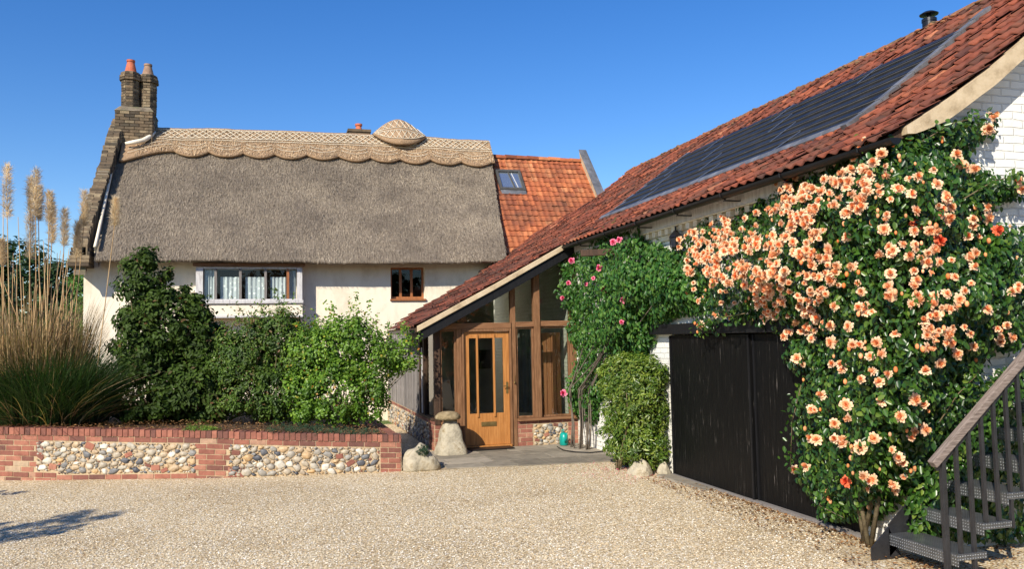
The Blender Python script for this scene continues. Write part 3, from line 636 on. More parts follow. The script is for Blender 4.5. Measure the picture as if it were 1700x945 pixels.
# plinth with bricks and flints
pl = MB(); pl.box((4.05, 14.02, -.05), (5.245, 14.16, .44)); pl.box((2.65, 14.02, -.05), (3.12, 14.16, .44)); pl.box((2.65, 14.16, -.05), (2.79, 19.95, .50)); 
pl.build('plinth', M['mortar'], porch)
def PW(s, z, o): return (s, 14.02-o, z)
def SW(s, z, o): return (2.65-o, s, z)
pb = MB(); pfm = MB()
bricks(pb, PW, 4.055, 4.40, 0, .38, (.35, 1)); bricks(pb, PW, 5.05, 5.24, 0, .38, (.35, 1)); bricks(pb, PW, 4.05, 5.24, .38, .44, (.1, .8)); pb.build('plinth_brickwork', M['red_brick'], porch, bevel=.003); pb = MB(); bricks(pb, PW, 2.655, 3.12, 0, .44, (.2, .9)); pb.build('plinth_brickwork', M['red_brick'], porch, bevel=.003); pb = MB()
flints(pfm, PW, 4.41, 5.04, lambda s: .01, lambda s: .375, 1.3, .02, .055, pb); pfm.build('plinth_flint', M['flint'], porch, smooth=True); pfm = MB()
bricks(pb, SW, 14.03, 14.5, 0, .5, (.2, .9)); pb.build('plinth_brickwork', M['red_brick'], porch, bevel=.003); pb = MB(); bricks(pb, SW, 14.5, 19.9, .44, .5); flints(pfm, SW, 14.5, 19.8, lambda s: .0, lambda s: .43, .8, .03, .07, pb)
pb.build('plinth_brickwork', M['red_brick'], porch, bevel=.003); pfm.build('plinth_flint', M['flint'], porch, smooth=True)
# timber frame
def post(x0, x1, z0, z1=None, m='old_oak', y0_=FY0, y1_=FY1):
    mb = MB(); zt0 = roofz(x0) if z1 is None else z1; zt1 = roofz(x1) if z1 is None else z1
    mb.hexa([(x0, y0_, z0), (x1, y0_, z0), (x1, y1_, z0), (x0, y1_, z0), (x0, y0_, zt0), (x1, y0_, zt1), (x1, y1_, zt1), (x0, y1_, zt0)]); return mb.build('post', M[m], porch, bevel=.005)
post(2.66, 2.76, .44, m='dark_wood'); post(3.05, 3.14, .0, m='old_oak', z1=2.06); post(4.03, 4.115, .0); post(4.45, 4.56, .49, m='old_oak', y0_=FY0-.03); post(5.13, 5.245, .49)  # corner post: its shade is put into the colour with the dark wood
mb = MB(); mb.box((2.762, FY0-.02, 2.062), (4.03, FY1, 2.165)); mb.box((4.117, FY0-.01, 2.085), (4.45, FY1, 2.175)); mb.box((4.56, FY0-.01, 2.09), (5.13, FY1, 2.185)); mb.build('transom', M['old_oak_h'], porch, bevel=.005)
mb = MB(); mb.box((2.76, FY0-.05, .442), (3.05, FY1, .49)); mb.build('sill', M['old_oak_h'], porch, bevel=.005); mb = MB(); mb.box((4.117, FY0-.05, .442), (5.245, FY1, .49)); mb.build('sill', M['old_oak_h'], porch, bevel=.005)
def glaz(name, poly, y=14.06, m='porch_glass'):
    mb = MB(); mb.prism([(x, y, z) for x, z in poly], (0, .006, 0)); return mb.build(name, M[m], porch)
def win(x0, x1, z0, z1):
    p = glaz('window', [(x0, z0), (x1, z0), (x1, z1), (x0, z1)]); f = MB(); t = .03
    f.box((x0, 14.03, z0), (x0+t, 14.09, z1)); f.box((x1-t, 14.03, z0), (x1, 14.09, z1)); f.box((x0+t, 14.03, z0), (x1-t, 14.09, z0+t)); f.box((x0+t, 14.03, z1-t), (x1-t, 14.09, z1)); f.build('frame', M['old_oak'], p); return p
win(2.765, 3.045, .495, 2.055); win(4.12, 4.445, .495, 2.08); win(4.565, 5.125, .495, 2.085)
for a, b, zb in ((2.95, 4.025, 2.17), (4.12, 4.445, 2.18), (4.565, 5.125, 2.19)):
    glaz('gable_pane', [(a, zb), (b, zb), (b, roofz(b)), (a, max(zb+.01, roofz(a)))])
# door
dj = MB(); dj.box((3.142, 13.98, 0), (3.175, 14.12, 2.06)); dj.box((3.995, 13.98, 0), (4.028, 14.12, 2.06)); dj.box((3.175, 13.98, 2.015), (3.995, 14.12, 2.06))
door_y = 14.03
dr = MB(); 
dr.box((3.18, door_y, .06), (3.275, door_y+.05, 2.01)); dr.box((3.885, door_y, .06), (3.99, door_y+.05, 2.01)); dr.box((3.275, door_y, 1.90), (3.885, door_y+.05, 2.01)); dr.box((3.275, door_y, .06), (3.885, door_y+.05, .60))
door = dr.build('door', M['oak'], porch, bevel=.004); dj.build('door_frame', M['old_oak'], door, bevel=.004)
mb = MB(); mb.box((3.276, door_y+.02, .601), (3.884, door_y+.026, 1.899)); mb.build('pane', M['porch_glass'], door)
for xm in (3.40, 3.70):
    mb = MB(); mb.box((xm, door_y-.022, .54), (xm+.032, door_y-.001, 1.97)); mb.box((xm+.004, door_y, .602), (xm+.028, door_y+.05, 1.898)); mb.build('glazing_bar', M['oak'], door, bevel=.003)
mb = MB(); mb.box((3.17, 13.95, .015), (4.0, 14.09, .058)); mb.build('threshold', M['oak'], door, bevel=.004)
mb = MB(); mb.box((3.47, door_y-.012, .38), (3.74, door_y-.001, .455)); mb.box((3.495, door_y-.018, .40), (3.715, door_y-.012, .435)); mb.build('letterbox', M['brass'], door, bevel=.002)
mb = MB(); mb.box((3.925, door_y-.008, .93), (3.965, door_y-.001, 1.13)); mb.tube([(3.945, door_y-.005, 1.06), (3.945, door_y-.05, 1.06), (3.86, door_y-.055, 1.06)], .009, 8); mb.build('handle', M['brass'], door)
mb = MB(); mb.lathe([(.0, -.02), (.016, -.012), (.016, .012), (0, .02)], (4.07, 13.975, 1.12), 10); mb.tube([(4.07, 13.975, 1.14), (4.07, 13.98, 1.25)], .003, 5); mb.build('bell_pull', M['brass'], porch)
# boarded side wall with a glazed bay near the front
sw = MB(); y = 15.55
while y < 19.9:
    sw.box((2.655+random.choice((0, .014)), y, .502), (2.69, y+.128, 2.12), random.random()); y += .14
sw.build('side_boards', M['grey_wood'], porch, bevel=.003)
mb = MB(); mb.box((2.655, 14.13, 2.06), (2.76, 19.9, 2.13)); mb.box((2.655, 15.0, .502), (2.75, 15.1, 2.058)); mb.box((2.655, 15.44, .502), (2.75, 15.54, 2.058)); mb.box((2.63, 14.13, .502), (2.75, 15.54, .54)); mb.build('side_frame', M['dark_wood'], porch, bevel=.004)
mb = MB(); mb.box((2.70, 14.13, .541), (2.706, 15.44, 2.058)); mb.build('side_pane', M['porch_glass'], porch)
mb = MB(); mb.box((2.64, 15.11, .56), (2.652, 15.2, 1.75)); mb.build('pale_board', M['white_paint'], porch)
# interior
mb = MB(); mb.box((2.8, 14.17, -.03), (5.24, 19.9, .03)); mb.build('floor', M['floor_in'], porch)
mb = MB(); mb.box((4.74, 14.75, .03), (5.2, 14.8, 1.98)); 
for k in range(5): mb.box((4.75+k*.09, 14.735, .1), (4.75+k*.09+.078, 14.749, 1.93))
mb.build('inner_door', M['inner_door_wood'], porch, bevel=.004)
mb = MB(); vs = []
for k in range(24): vs += [(4.11+.45*k/23, 14.42+.02*math.sin(k*1.1), .55), (4.11+.45*k/23, 14.42+.02*math.sin(k*1.1), 2.05)]
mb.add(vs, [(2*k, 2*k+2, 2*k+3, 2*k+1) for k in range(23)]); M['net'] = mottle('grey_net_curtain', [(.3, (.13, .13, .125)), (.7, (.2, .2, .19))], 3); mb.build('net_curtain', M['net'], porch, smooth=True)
mb = MB(); mb.prism([(2.83, 17.3, .03), (4.6, 17.3, .03), (4.6, 17.3, roofz(4.6)-.02), (2.83, 17.3, roofz(2.83)-.02)], (0, .1, 0)); mb.build('inner_partition', M['inner_wall'], porch)
mb = MB(); mb.box((4.22, 17.25, 1.25), (4.5, 17.298, 1.65)); mb.build('picture_frame', M['dark_wood'], porch)

# ------------------------------------------------------------------ cottage
cot = thing('thatched_cottage', 'old cream rendered cottage with a thatched roof and orange tiled end', 'cottage', (2.5, 20, 0))
CX0, CX1, CY = -3.95, 8.9, 20.0
wx0, wx1, wz0, wz1 = 2.76, 3.59, 2.89, 3.665
def cw(x0, z0, x1, z1, y0_=CY, y1_=CY+.35, mb=None):
    mb.box((x0, y0_, z0), (x1, y1_, z1))
mb = MB(); cw(CX0, -.1, -1.45, 3.95, mb=mb); cw(-1.45, -.1, .5, 2.84, mb=mb); cw(-1.45, 3.6, .5, 3.95, mb=mb); cw(.5, -.1, wx0, 3.95, mb=mb); cw(wx0, -.1, wx1, wz0, mb=mb); cw(wx0, wz1, wx1, 3.95, mb=mb); cw(wx1, -.1, CX1, 3.95, mb=mb)
mb.build('wall', M['render'], cot)
mb = MB(); mb.prism([(CX0, 20.35, -.1), (CX0, 25, -.1), (CX0, 25, 4), (CX0, 22.5, 7.1), (CX0, 20.35, 4.3)], (.3, 0, 0)); mb.build('gable_wall', M['render'], cot)
mb = MB(); mb.prism([(CX1-.3, 20.35, -.1), (CX1-.3, 25, -.1), (CX1-.3, 25, 4), (CX1-.3, 22.5, 6.9), (CX1-.3, 20.35, 4.3)], (.3, 0, 0)); mb.box((CX0, 25, -.1), (CX1, 25.3, 4)); mb.build('rear_wall', M['render'], cot)
mb = MB(); mb.box((CX0+.3, 22.6, 0), (CX1-.3, 22.7, 3.9)); mb.box((CX0+.3, 20.36, 3.9), (CX1-.3, 24.9, 3.94)); mb.box((CX0+.3, 20.36, 2.3), (CX1-.3, 22.6, 2.34)); mb.build('inner_partition', M['dark_wood'], cot)
# thatch
RY, RZ = 22.5, 7.36
def tz(v): return v
def thatch_pt(u, v, h=0):
    """u 0..1 along, v 0 eave..1 ridge, h out of the slope"""
    x0 = -3.62+.78*max(0, (v-.86)/.14)**1.5; x1 = 5.52+.42*v
    x = x0+(x1-x0)*u; ez = 3.70+.02*math.sin(u*7)+.08*max(0, u-.6); y = 19.42+(RY-19.42)*v; sag = -.10*math.sin(math.pi*v)+.05*math.sin(u*3.1)*v
    z = ez+.05+(RZ-ez-.05)*v+sag+.07*(u-.4)*v; n = np.array([0, -.765, .645])
    e = .035*mnoise.noise(Vector((x*1.1, v*3, 0)))+.012*mnoise.noise(Vector((x*5, v*14, 3)))
    return np.array([x, y, z])+n*(h+e)
nu, nv = 150, 60; V = []; UV = []
vv = np.linspace(0, 1, nv)
rows = []
for v in vv: rows.append([thatch_pt(u, v) for u in np.linspace(0, 1, nu)])
# rounded eave lip and underside
lip = []
for k, (dy, dz) in enumerate([(.62, .04), (.35, -.02), (.12, -.055), (.03, -.055), (-.01, -.025)]):
    lip.append([p+np.array([0, dy, dz+.01*mnoise.noise(Vector((p[0]*6, k, 0)))]) for p in rows[0]])
rows = lip+rows
back = [[p*np.array([1, 0, 0])+np.array([0, RY+dy, p[2]+dz]) for p in rows[-1]] for dy, dz in ((.15, -.08), (2.9, -3.4))]
rows = rows+back; nr = len(rows)
V = np.array(rows).reshape(-1, 3); Fq = [(j*nu+i, j*nu+i+1, (j+1)*nu+i+1, (j+1)*nu+i) for j in range(nr-1) for i in range(nu-1)]
sl_ = np.r_[0, np.cumsum(np.linalg.norm(np.diff(np.array(rows)[:, nu//2], axis=0), axis=1))]
UVv = np.array([(V[j*nu+i, 0], sl_[j]) for j in range(nr) for i in range(nu)])
uvl = UVv[np.array(Fq).ravel()]
th_ = mesh_np('roof', V, Fq, M['thatch'], cot, smooth=True, uv=uvl)
def straws(name, pts, nn, m, ln, wd, par, tl=.0, th=1.):
    n = len(pts); dn = np.array([0, -.645, -.765]); T_ = dn+rng.normal(0, .16, (n, 3)); Nn_ = nn+rng.normal(0, .3, (n, 3))
    B_ = nrmz(np.cross(T_, Nn_)); L_ = ln*rng.uniform(.5, 1.3, (n, 1)); W_ = wd*rng.uniform(.6, 1.3, (n, 1)); a = pts+nn*.004; b = pts+T_*L_+nn*rng.uniform(.004, .028, (n, 1))
    V = np.stack([a-B_*W_, a+B_*W_, b+B_*W_*.5, b-B_*W_*.5], 1).reshape(-1, 3); mesh_np(name, V, np.arange(4*n).reshape(n, 4), m, par, tint=np.repeat(np.clip(rng.normal(.5, .22, n), 0, 1), 4)).__setitem__('kind', 'stuff')
M['straw'] = leafmat('old_straw', [(0, (.17, .135, .10)), (.4, (.285, .235, .18)), (.7, (.37, .305, .235)), (1, (.49, .41, .32))], .9, .1, .0, nscale=1.1)
M['straw_new'] = leafmat('new_straw', [(0, (.20, .12, .06)), (.5, (.52, .37, .23)), (1, (.80, .64, .44))], .9, .1, .0, nscale=3)
sp_ = np.array([thatch_pt(random.random(), random.random()**.9*.97, .004) for _ in range(85000)]); straws('straw', sp_, np.array([0, -.765, .645]), M['straw'], .085, .0036, th_)
# thatch verges (cut ends)
for u, nm in ((0, 'verge'), (1, 'verge')):
    mb = MB(); pts = [thatch_pt(u, v) for v in np.linspace(0, 1, 24)]; low = [p+np.array([0, .28, -.28]) for p in pts]; low[0] = pts[0]+np.array([0, .3, -.04])
    n = len(pts); mb.add(pts+low, [(i, i+1, n+i+1, n+i) for i in range(n-1)]); mb.build(nm, M['thatch'], th_)
# ridge block with scalloped lower edge
SLEN = math.hypot(RY-19.42, RZ-3.75)
CUSP = [on(px, 265, y=21.75)[0] for px in (205, 290, 346, 404, 456, 510, 563, 616, 666, 716, 768, 818)]
def edge_d(x):     # distance below the ridge of the lower edge
    for i, (a, b) in enumerate(zip(CUSP[:-1], CUSP[1:])):
        if x <= b or i == len(CUSP)-2:
            t = min(1, max(0, (x-a)/(b-a)))
            if i == 0: return 1.30-.42*math.sin(t*math.pi/2)**1.2+.0*t
            return .86+.03*(i > 0)+.155*math.sin(math.pi*t)**.85
xs0, xs1 = 0, 1; NU2, NV2 = 420, 16; rows2 = []
for i in range(NU2):
    u = i/(NU2-1); col_ = []
    xl, xr = thatch_pt(0, .82)[0]+.10, thatch_pt(1, .9)[0]+.02
    x = xl+(xr-xl)*u; ed = edge_d(x)
    for j in range(NV2):
        t = j/(NV2-1); d = ed*t; v = 1-d/SLEN; a0, a1 = thatch_pt(0, v)[0], thatch_pt(1, v)[0]; uu = min(1.004, max(0, (x-a0)/(a1-a0)))
        p = thatch_pt(min(1, uu), v, .13-.02*t); p[0] = max(x, a0)
        if j == 0: p = p+np.array([0, .10, .02])
        if j == 1: p = p+np.array([0, .02, .0])
        col_.append(p)
    q = col_[-1]; v = 1-(ed-.02)/SLEN; lipp = q+np.array([0, .765, -.645])*.13+np.array([0, .03, .05]); col_.append(q+np.array([0, .02, -.03])); col_.append(lipp)
    bk0 = col_[0]; col_ = [bk0+np.array([0, 1.0, -1.1]), bk0+np.array([0, .14, -.04])]+col_
    rows2.append(col_)
nv2 = len(rows2[0]); V = np.array(rows2).reshape(-1, 3); Fq = [(i*nv2+j, i*nv2+j+1, (i+1)*nv2+j+1, (i+1)*nv2+j) for i in range(NU2-1) for j in range(nv2-1)]
UVv = np.array([(V[i*nv2+j, 0], j*.07) for i in range(NU2) for j in range(nv2)])
rb = mesh_np('ridge_block', V, Fq, M['ridge_thatch'], th_, smooth=True, uv=UVv[np.array(Fq).ravel()])
mb = MB()
for e in (0, NU2-1):
    c_ = rows2[e][2:]; n = len(c_); low = [p+np.array([0, .13, -.11]) for p in c_]; mb.add(c_+low, [(i, i+1, n+i+1, n+i) for i in range(n-1)]); mb.build('ridge_end', M['ridge_thatch'], th_); mb = MB()
# hazel liggers
lg = MB()
def rp(x, d, h=.145):
    v = 1-d/SLEN; a0, a1 = thatch_pt(0, v)[0], thatch_pt(1, v)[0]; return thatch_pt(min(1, max(0, (x-a0)/(a1-a0))), v, h)
X0, X1 = -2.75, 5.9
sq = []
while len(sq) < 15000:
    x = random.uniform(-3.2, 5.9); e_ = edge_d(x); sq.append(rp(x, random.uniform(.02, e_-.05), .125))
straws('straw', np.array(sq), np.array([0, -.765, .645]), M['straw_new'], .07, .0045, rb)
for d in (.09, .42, .50): lg.tube([rp(x, d) for x in np.linspace(X0, X1, 90)], .010, 4)
x = X0
while x < X1-.3:
    j = random.uniform(-.02, .02); lg.tube([rp(x, .09), rp(x+.33+j, .42)], .0085, 4); lg.tube([rp(x, .42, .15), rp(x+.33+j, .09, .15)], .0085, 4)
    x += .165
for a, b in zip(CUSP[:-1], CUSP[1:]):
    for dd in (.20, .33):
        pts = [rp(a+(b-a)*t, edge_d(a+(b-a)*t)-dd) for t in np.linspace(.08, .92, 10)]; lg.tube(pts, .0065, 4)
# hump
HX0, HX1 = on(620, 228, y=22.2)[0], on(708, 232, y=22.2)[0]; hc = (HX0+HX1)/2; hw = (HX1-HX0)/2
nh, nw = 28, 12; hv = []
def hump(u, t, h=0):
    a = abs(u); ztop = RZ+.16+.46*(1-a**1.7); zbot = RZ+.13-.33*(1-a**2.2)
    b_ = math.sin(min(1, t*1.15)*math.pi/2); y = RY+.0-(RY-22.02)*b_*(.45+.55*math.sqrt(max(0, 1-a*a)))-h*.8
    return np.array([hc+u*hw, y-.18*t*(1-a), ztop+(zbot-ztop)*t+h*.5])
hv = []
for i in range(nh):
    u = -1+2*i/(nh-1)*.9999; c_ = [hump(u, j/(nw-1)) for j in range(nw)]
    c_ = [c_[0]+np.array([0, .6, -.7]), c_[0]+np.array([0, .12, -.03])]+c_+[c_[-1]+np.array([0, .03, -.04]), c_[-1]+np.array([0, .25, .02])]; hv.append(c_)
n2 = len(hv[0]); V = np.array(hv).reshape(-1, 3); Fq = [(i*n2+j, i*n2+j+1, (i+1)*n2+j+1, (i+1)*n2+j) for i in range(nh-1) for j in range(n2-1)]
UVv = np.array([(V[k][0], (k % n2)*.06) for k in range(len(V))])
mesh_np('ridge_hump', V, Fq, M['ridge_thatch'], th_, smooth=True, uv=UVv[np.array(Fq).ravel()])
for t in (.40, .52, .84): lg.tube([hump(u, t, .015) for u in np.linspace(-.95, .95, 16)], .009, 4)
for u in np.linspace(-.85, .7, 8):
    for ta, tb_ in ((.06, .40), (.54, .83)): lg.tube([hump(u, ta, .02), hump(u+.18, tb_, .02)], .008, 4); lg.tube([hump(u+.18, ta, .02), hump(u, tb_, .02)], .008, 4)
lg.build('liggers', M['ligger'], th_)
# tiled end roof
def FT(s, c, h):
    # s up the slope from eave
    y, z = 19.75+s*.640, 3.72+s*.768; return (c, y-.768*h, z+.640*h)
STL = (RY-19.75)/.640
tr = MB(); pantiles(tr, FT, 0, STL, 5.55, 8.72, gauge=.205, wd=.158, amp=.018, lift=.024, tb=.6, keep=lambda s, c: not (5.98 < c < 6.7 and 2.80 < s < 3.66))
tiled = tr.build('tiled_roof', M['far_pantile'], cot, smooth=False)
mb = MB(); mb.add([FT(-.05, 5.4, 0), FT(-.05, 8.85, 0), FT(STL, 8.85, 0), FT(STL, 5.4, 0), (8.85, 25.3, 3.7), (5.4, 25.3, 3.7)], [(0, 1, 2, 3), (3, 2, 4, 5)]); mb.build('roof_boarding', M['dark_wood'], tiled)
mb = MB(); ridge_tiles(mb, [(5.75, RY, 7.06), (8.68, RY, 7.04)], .11, .3); mb.build('ridge_tiles', M['far_pantile'], tiled)
# lead capped parapet on the right
mb = MB(); a, b = FT(.2, 0, 0), FT(STL+.02, 0, 0)
mb.hexa([(8.70, a[1], a[2]-.2), (8.95, a[1], a[2]-.2), (8.95, b[1], b[2]-.2), (8.70, b[1], b[2]-.2), (8.70, a[1], a[2]+.24), (8.95, a[1], a[2]+.24), (8.85, b[1], b[2]+.30), (8.66, b[1], b[2]+.30)])
mb.build('parapet', M['cream_verge'], cot, bevel=.01)
mb = MB(); mb.hexa([(8.68, a[1]-.03, a[2]+.243), (8.97, a[1]-.03, a[2]+.243), (8.87, b[1]-.03, b[2]+.303), (8.64, b[1]-.03, b[2]+.303), (8.68, a[1]-.03, a[2]+.27), (8.97, a[1]-.03, a[2]+.27), (8.87, b[1]-.03, b[2]+.33), (8.64, b[1]-.03, b[2]+.33)])
mb.build('parapet_capping', M['lead'], cot)
# skylight
sx0, sx1, ss0, ss1 = 5.97, 6.69, 2.80, 3.66
f = MB()
for (c0, c1, s0, s1) in ((sx0, sx0+.075, ss0, ss1), (sx1-.075, sx1, ss0, ss1), (sx0+.075, sx1-.075, ss0, ss0+.09), (sx0+.075, sx1-.075, ss1-.09, ss1)):
    f.hexa([FT(s0, c0, 0), FT(s0, c1, 0), FT(s1, c1, 0), FT(s1, c0, 0), FT(s0, c0, .10), FT(s0, c1, .10), FT(s1, c1, .10), FT(s1, c0, .10)])
sk = f.build('skylight', M['pv_frame'], tiled, bevel=.006)
mb = MB(); mb.hexa([FT(ss0+.09, sx0+.075, .05), FT(ss0+.09, sx1-.075, .05), FT(ss1-.09, sx1-.075, .05), FT(ss1-.09, sx0+.075, .05), FT(ss0+.09, sx0+.075, .056), FT(ss0+.09, sx1-.075, .056), FT(ss1-.09, sx1-.075, .056), FT(ss1-.09, sx0+.075, .056)]); 
g = NG('skylight_glass'); g.bsdf((.60, .68, .74), .06, 1.0, .85); mb.build('pane', g.m, sk)  # sky reflection put into the pane's pale blue metallic colour
mb = MB(); mb.beam(FT(ss0+.09, 6.40, .07), FT(ss1-.09, 6.33, .07), .035, .02, (0, -.77, .64)); mb.build('sash_bar', M['pv_frame'], sk)
mb = MB(); mb.beam(FT(ss0+.12, 6.50, .065), FT(ss1-.12, 6.42, .065), .012, .01, (0, -.77, .64)); mb.build('sash_edge', M['white_paint'], sk)
mb = MB(); mb.hexa([FT(ss0-.13, sx0+.03, .03), FT(ss0-.13, sx1-.0, .03), FT(ss0, sx1, .05), FT(ss0, sx0, .05), FT(ss0-.13, sx0+.03, .045), FT(ss0-.13, sx1, .045), FT(ss0, sx1, .075), FT(ss0, sx0, .075)]); mb.build('apron', M['lead'], sk)
# left parapet of tumbled bricks
par = MB(); pcore = MB()
def par_pt(t, a, h):   # t along slope, a across (0 outer..1 inner), h above
    x = -4.06+.29*t+a*.25; y = 19.50+(22.25-19.5)*t; z = 4.02+(7.45-4.02)*t+.06*math.sin(t*9); return np.array([x, y, z+h])
pcore.hexa([par_pt(0, .03, -.95)+(0, 0, .35), par_pt(0, .97, -.6), par_pt(1, .97, -.9), par_pt(1, .03, -.9), par_pt(0, .03, 0), par_pt(0, .97, 0), par_pt(1, .97, 0), par_pt(1, .03, 0)])
pcore.build('parapet_core', M['old_mortar'], cot)
T = 84
for k in range(T):
    t0, t1 = k/T, (k+.84)/T; j = random.uniform(-.015, .02); jx = random.uniform(-.02, .02); e = .04 if k % 7 == 0 else 0
    for a0, a1 in (((-.06, .46), (.5, 1.04)) if k % 2 else ((-.06, 1.04),)):
        P_ = [par_pt(t0, a0-e, -.30), par_pt(t0, a1, -.30), par_pt(t1, a1, -.30), par_pt(t1, a0-e, -.30), par_pt(t0, a0-e, .07+j), par_pt(t0, a1, .07+j), par_pt(t1, a1, .075+j), par_pt(t1, a0-e, .075+j)]
        par.hexa([p+np.array([jx, 0, 0]) for p in P_], random.random())
par.build('gable_parapet', M['old_brick'], cot, bevel=.008)
mb = MB()
for k in range(5): mb.box((-4.16+.01*k, 19.42+.03*k, 3.60+.085*k), (-3.74, 19.98, 3.675+.085*k), random.random())
mb.build('kneeler', M['old_brick'], cot, bevel=.008)
# white mortar fillet between thatch and parapet / chimney
ff = MB(); pts = [thatch_pt(0, v, .10)+np.array([-.02, -.03, .02]) for v in np.linspace(.06, .90, 14)]; 
ff.tube(pts, [.034]*10+[.04, .045, .055, .06], 8)
ff.tube([on(208, 238, y=21.75), on(222, 236, y=21.75), on(238, 233, y=21.85), on(250, 226, y=22.0), on(257, 219, y=22.2)], [.035, .055, .06, .055, .035], 8)
ff.build('mortar_fillet', M['render'], cot, smooth=True)
# main chimney
ch = MB(); CHX, CHY = -3.22, 22.38
def cblock(x0, y0_, z0, x1, y1_, z1, t=.5): ch.box((x0, y0_, z0), (x1, y1_, z1), t)
M_ch = MB(); M_ch.hexa([(-3.72, 21.95, 6.3), (-2.80, 21.95, 6.3), (-2.80, 22.9, 6.3), (-3.72, 22.9, 6.3), (-3.66, 22.0, 7.68), (-2.86, 22.0, 7.68), (-2.86, 22.85, 7.68), (-3.66, 22.85, 7.68)])
chim = M_ch.build('chimney', M['old_mortar'], cot, bevel=.03); cbk = MB()
bricks(cbk, lambda s_, z, o: (s_, 21.99-(o+.03)+(z-7.0)*.033, z), -3.70, -2.83, 6.9, 7.68, (0, 1), off=.012)
bricks(cbk, lambda s_, z, o: (-2.815+(o)-(z-7.0)*.033, s_, z), 21.98, 22.86, 7.2, 7.68, (0, 1), off=.012)
cbk.build('base_brickwork', M['old_brick'], chim, bevel=.006)
cap = MB(); cap.hexa([(-3.72, 21.95, 7.68), (-2.80, 21.95, 7.68), (-2.80, 22.9, 7.68), (-3.72, 22.9, 7.68), (-3.60, 22.06, 7.82), (-2.90, 22.06, 7.82), (-2.90, 22.8, 7.82), (-3.60, 22.8, 7.82)])
cap.build('chimney_shoulder', M['old_mortar'], chim, bevel=.02)
shf = MB(); core_ = MB()
for cx, cy in ((-3.40, 22.35), (-3.02, 22.50)):
    core_.lathe([(.215, 7.75), (.205, 8.75)], (cx, cy, 0), 8, rot=.39)
    z = 7.82; r = 0
    while z < 8.74:
        rad = .222 if z < 8.50 else (.262 if z < 8.64 else .235)
        for k in range(8):
            a0, a1 = 2*math.pi*(k+.03)/8+.39, 2*math.pi*(k+.97)/8+.39
            j = random.uniform(-.004, .006)
            mids = [.5] if (r+k) % 2 else []
            cuts = [0]+mids+[1]
            for c0_, c1_ in zip(cuts[:-1], cuts[1:]):
                pa = np.array([math.cos(a0), math.sin(a0)]); pb = np.array([math.cos(a1), math.sin(a1)])
                q0 = pa+(pb-pa)*(c0_+(.02 if c0_ else 0)); q1 = pa+(pb-pa)*(c1_-(.02 if c1_ < 1 else 0))
                rr_ = rad+j; ri = rad-.07
                shf.hexa([(cx+q0[0]*ri, cy+q0[1]*ri, z), (cx+q1[0]*ri, cy+q1[1]*ri, z), (cx+q1[0]*rr_, cy+q1[1]*rr_, z), (cx+q0[0]*rr_, cy+q0[1]*rr_, z),
                          (cx+q0[0]*ri, cy+q0[1]*ri, z+.06), (cx+q1[0]*ri, cy+q1[1]*ri, z+.06), (cx+q1[0]*rr_, cy+q1[1]*rr_, z+.06), (cx+q0[0]*rr_, cy+q0[1]*rr_, z+.06)], random.random())
        z += .071; r += 1
core_.build('flue_shaft', M['old_mortar'], chim); shf.build('shaft_brickwork', M['old_brick'], chim, bevel=.006)
for cx, cy, m, h in ((-3.40, 22.35, 'terracotta', .36), (-3.02, 22.50, 'buff_pot', .33)):
    mb = MB(); mb.lathe([(.15, 8.72), (.15, 8.76), (.135, 8.80), (.085, 8.72+h-.05), (.10, 8.72+h-.05), (.10, 8.72+h), (.07, 8.72+h)], (cx, cy, 0), 20); p = mb.build('chimney_pot', M[m], chim, smooth=False)
    p['label'] = 'red terracotta chimney pot' if m == 'terracotta' else 'buff clay chimney pot'
# small chimney behind the ridge
mb = MB(); a = on(578, 229, y=23.0); b = on(613, 229, y=23.0); z1 = on(595, 220, y=23.0)[2]
mb.box((a[0], 22.8, 7.0), (b[0], 23.25, z1-.03)); mb.box((a[0]-.03, 22.77, z1-.03), (b[0]+.03, 23.28, z1+.05)); c2 = mb.build('chimney', M['old_brick'], cot, bevel=.008)
mb = MB(); c_ = ((a[0]+b[0])/2, 23.0, z1+.05); mb.lathe([(.11, 0), (.085, .06), (.075, .12), (.10, .14), (.10, .19), (.06, .19)], c_, 16); mb.build('chimney_pot', M['terracotta'], c2)
# right hand window
def pane_box(mb, x0, x1, z0, z1, y): mb.box((x0, y, z0), (x1, y+.006, z1))
fr = MB(); Yw = 20.16; t = .05
fr.box((wx0, Yw, wz0), (wx0+t, Yw+.07, wz1)); fr.box((wx1-t, Yw, wz0), (wx1, Yw+.07, wz1)); fr.box((wx0+t, Yw, wz1-t), (wx1-t, Yw+.07, wz1)); fr.box((wx0+t, Yw-.01, wz0), (wx1-t, Yw+.07, wz0+.06))
for xm in (3.02, 3.29): fr.box((xm-.03, Yw-.006, wz0+.06), (xm+.03, Yw+.06, wz1-t))
wn = fr.build('window', M['brown_frame'], cot, bevel=.004)
mb = MB(); pane_box(mb, wx0+t, wx1-t, wz0+.06, wz1-t, Yw+.035); mb.build('pane', M['glass'], wn)
mb = MB(); mb.box((wx0-.02, 19.95, wz0-.05), (wx1+.02, Yw, wz0-.002)); mb.build('sill', M['brown_frame'], wn, bevel=.004)
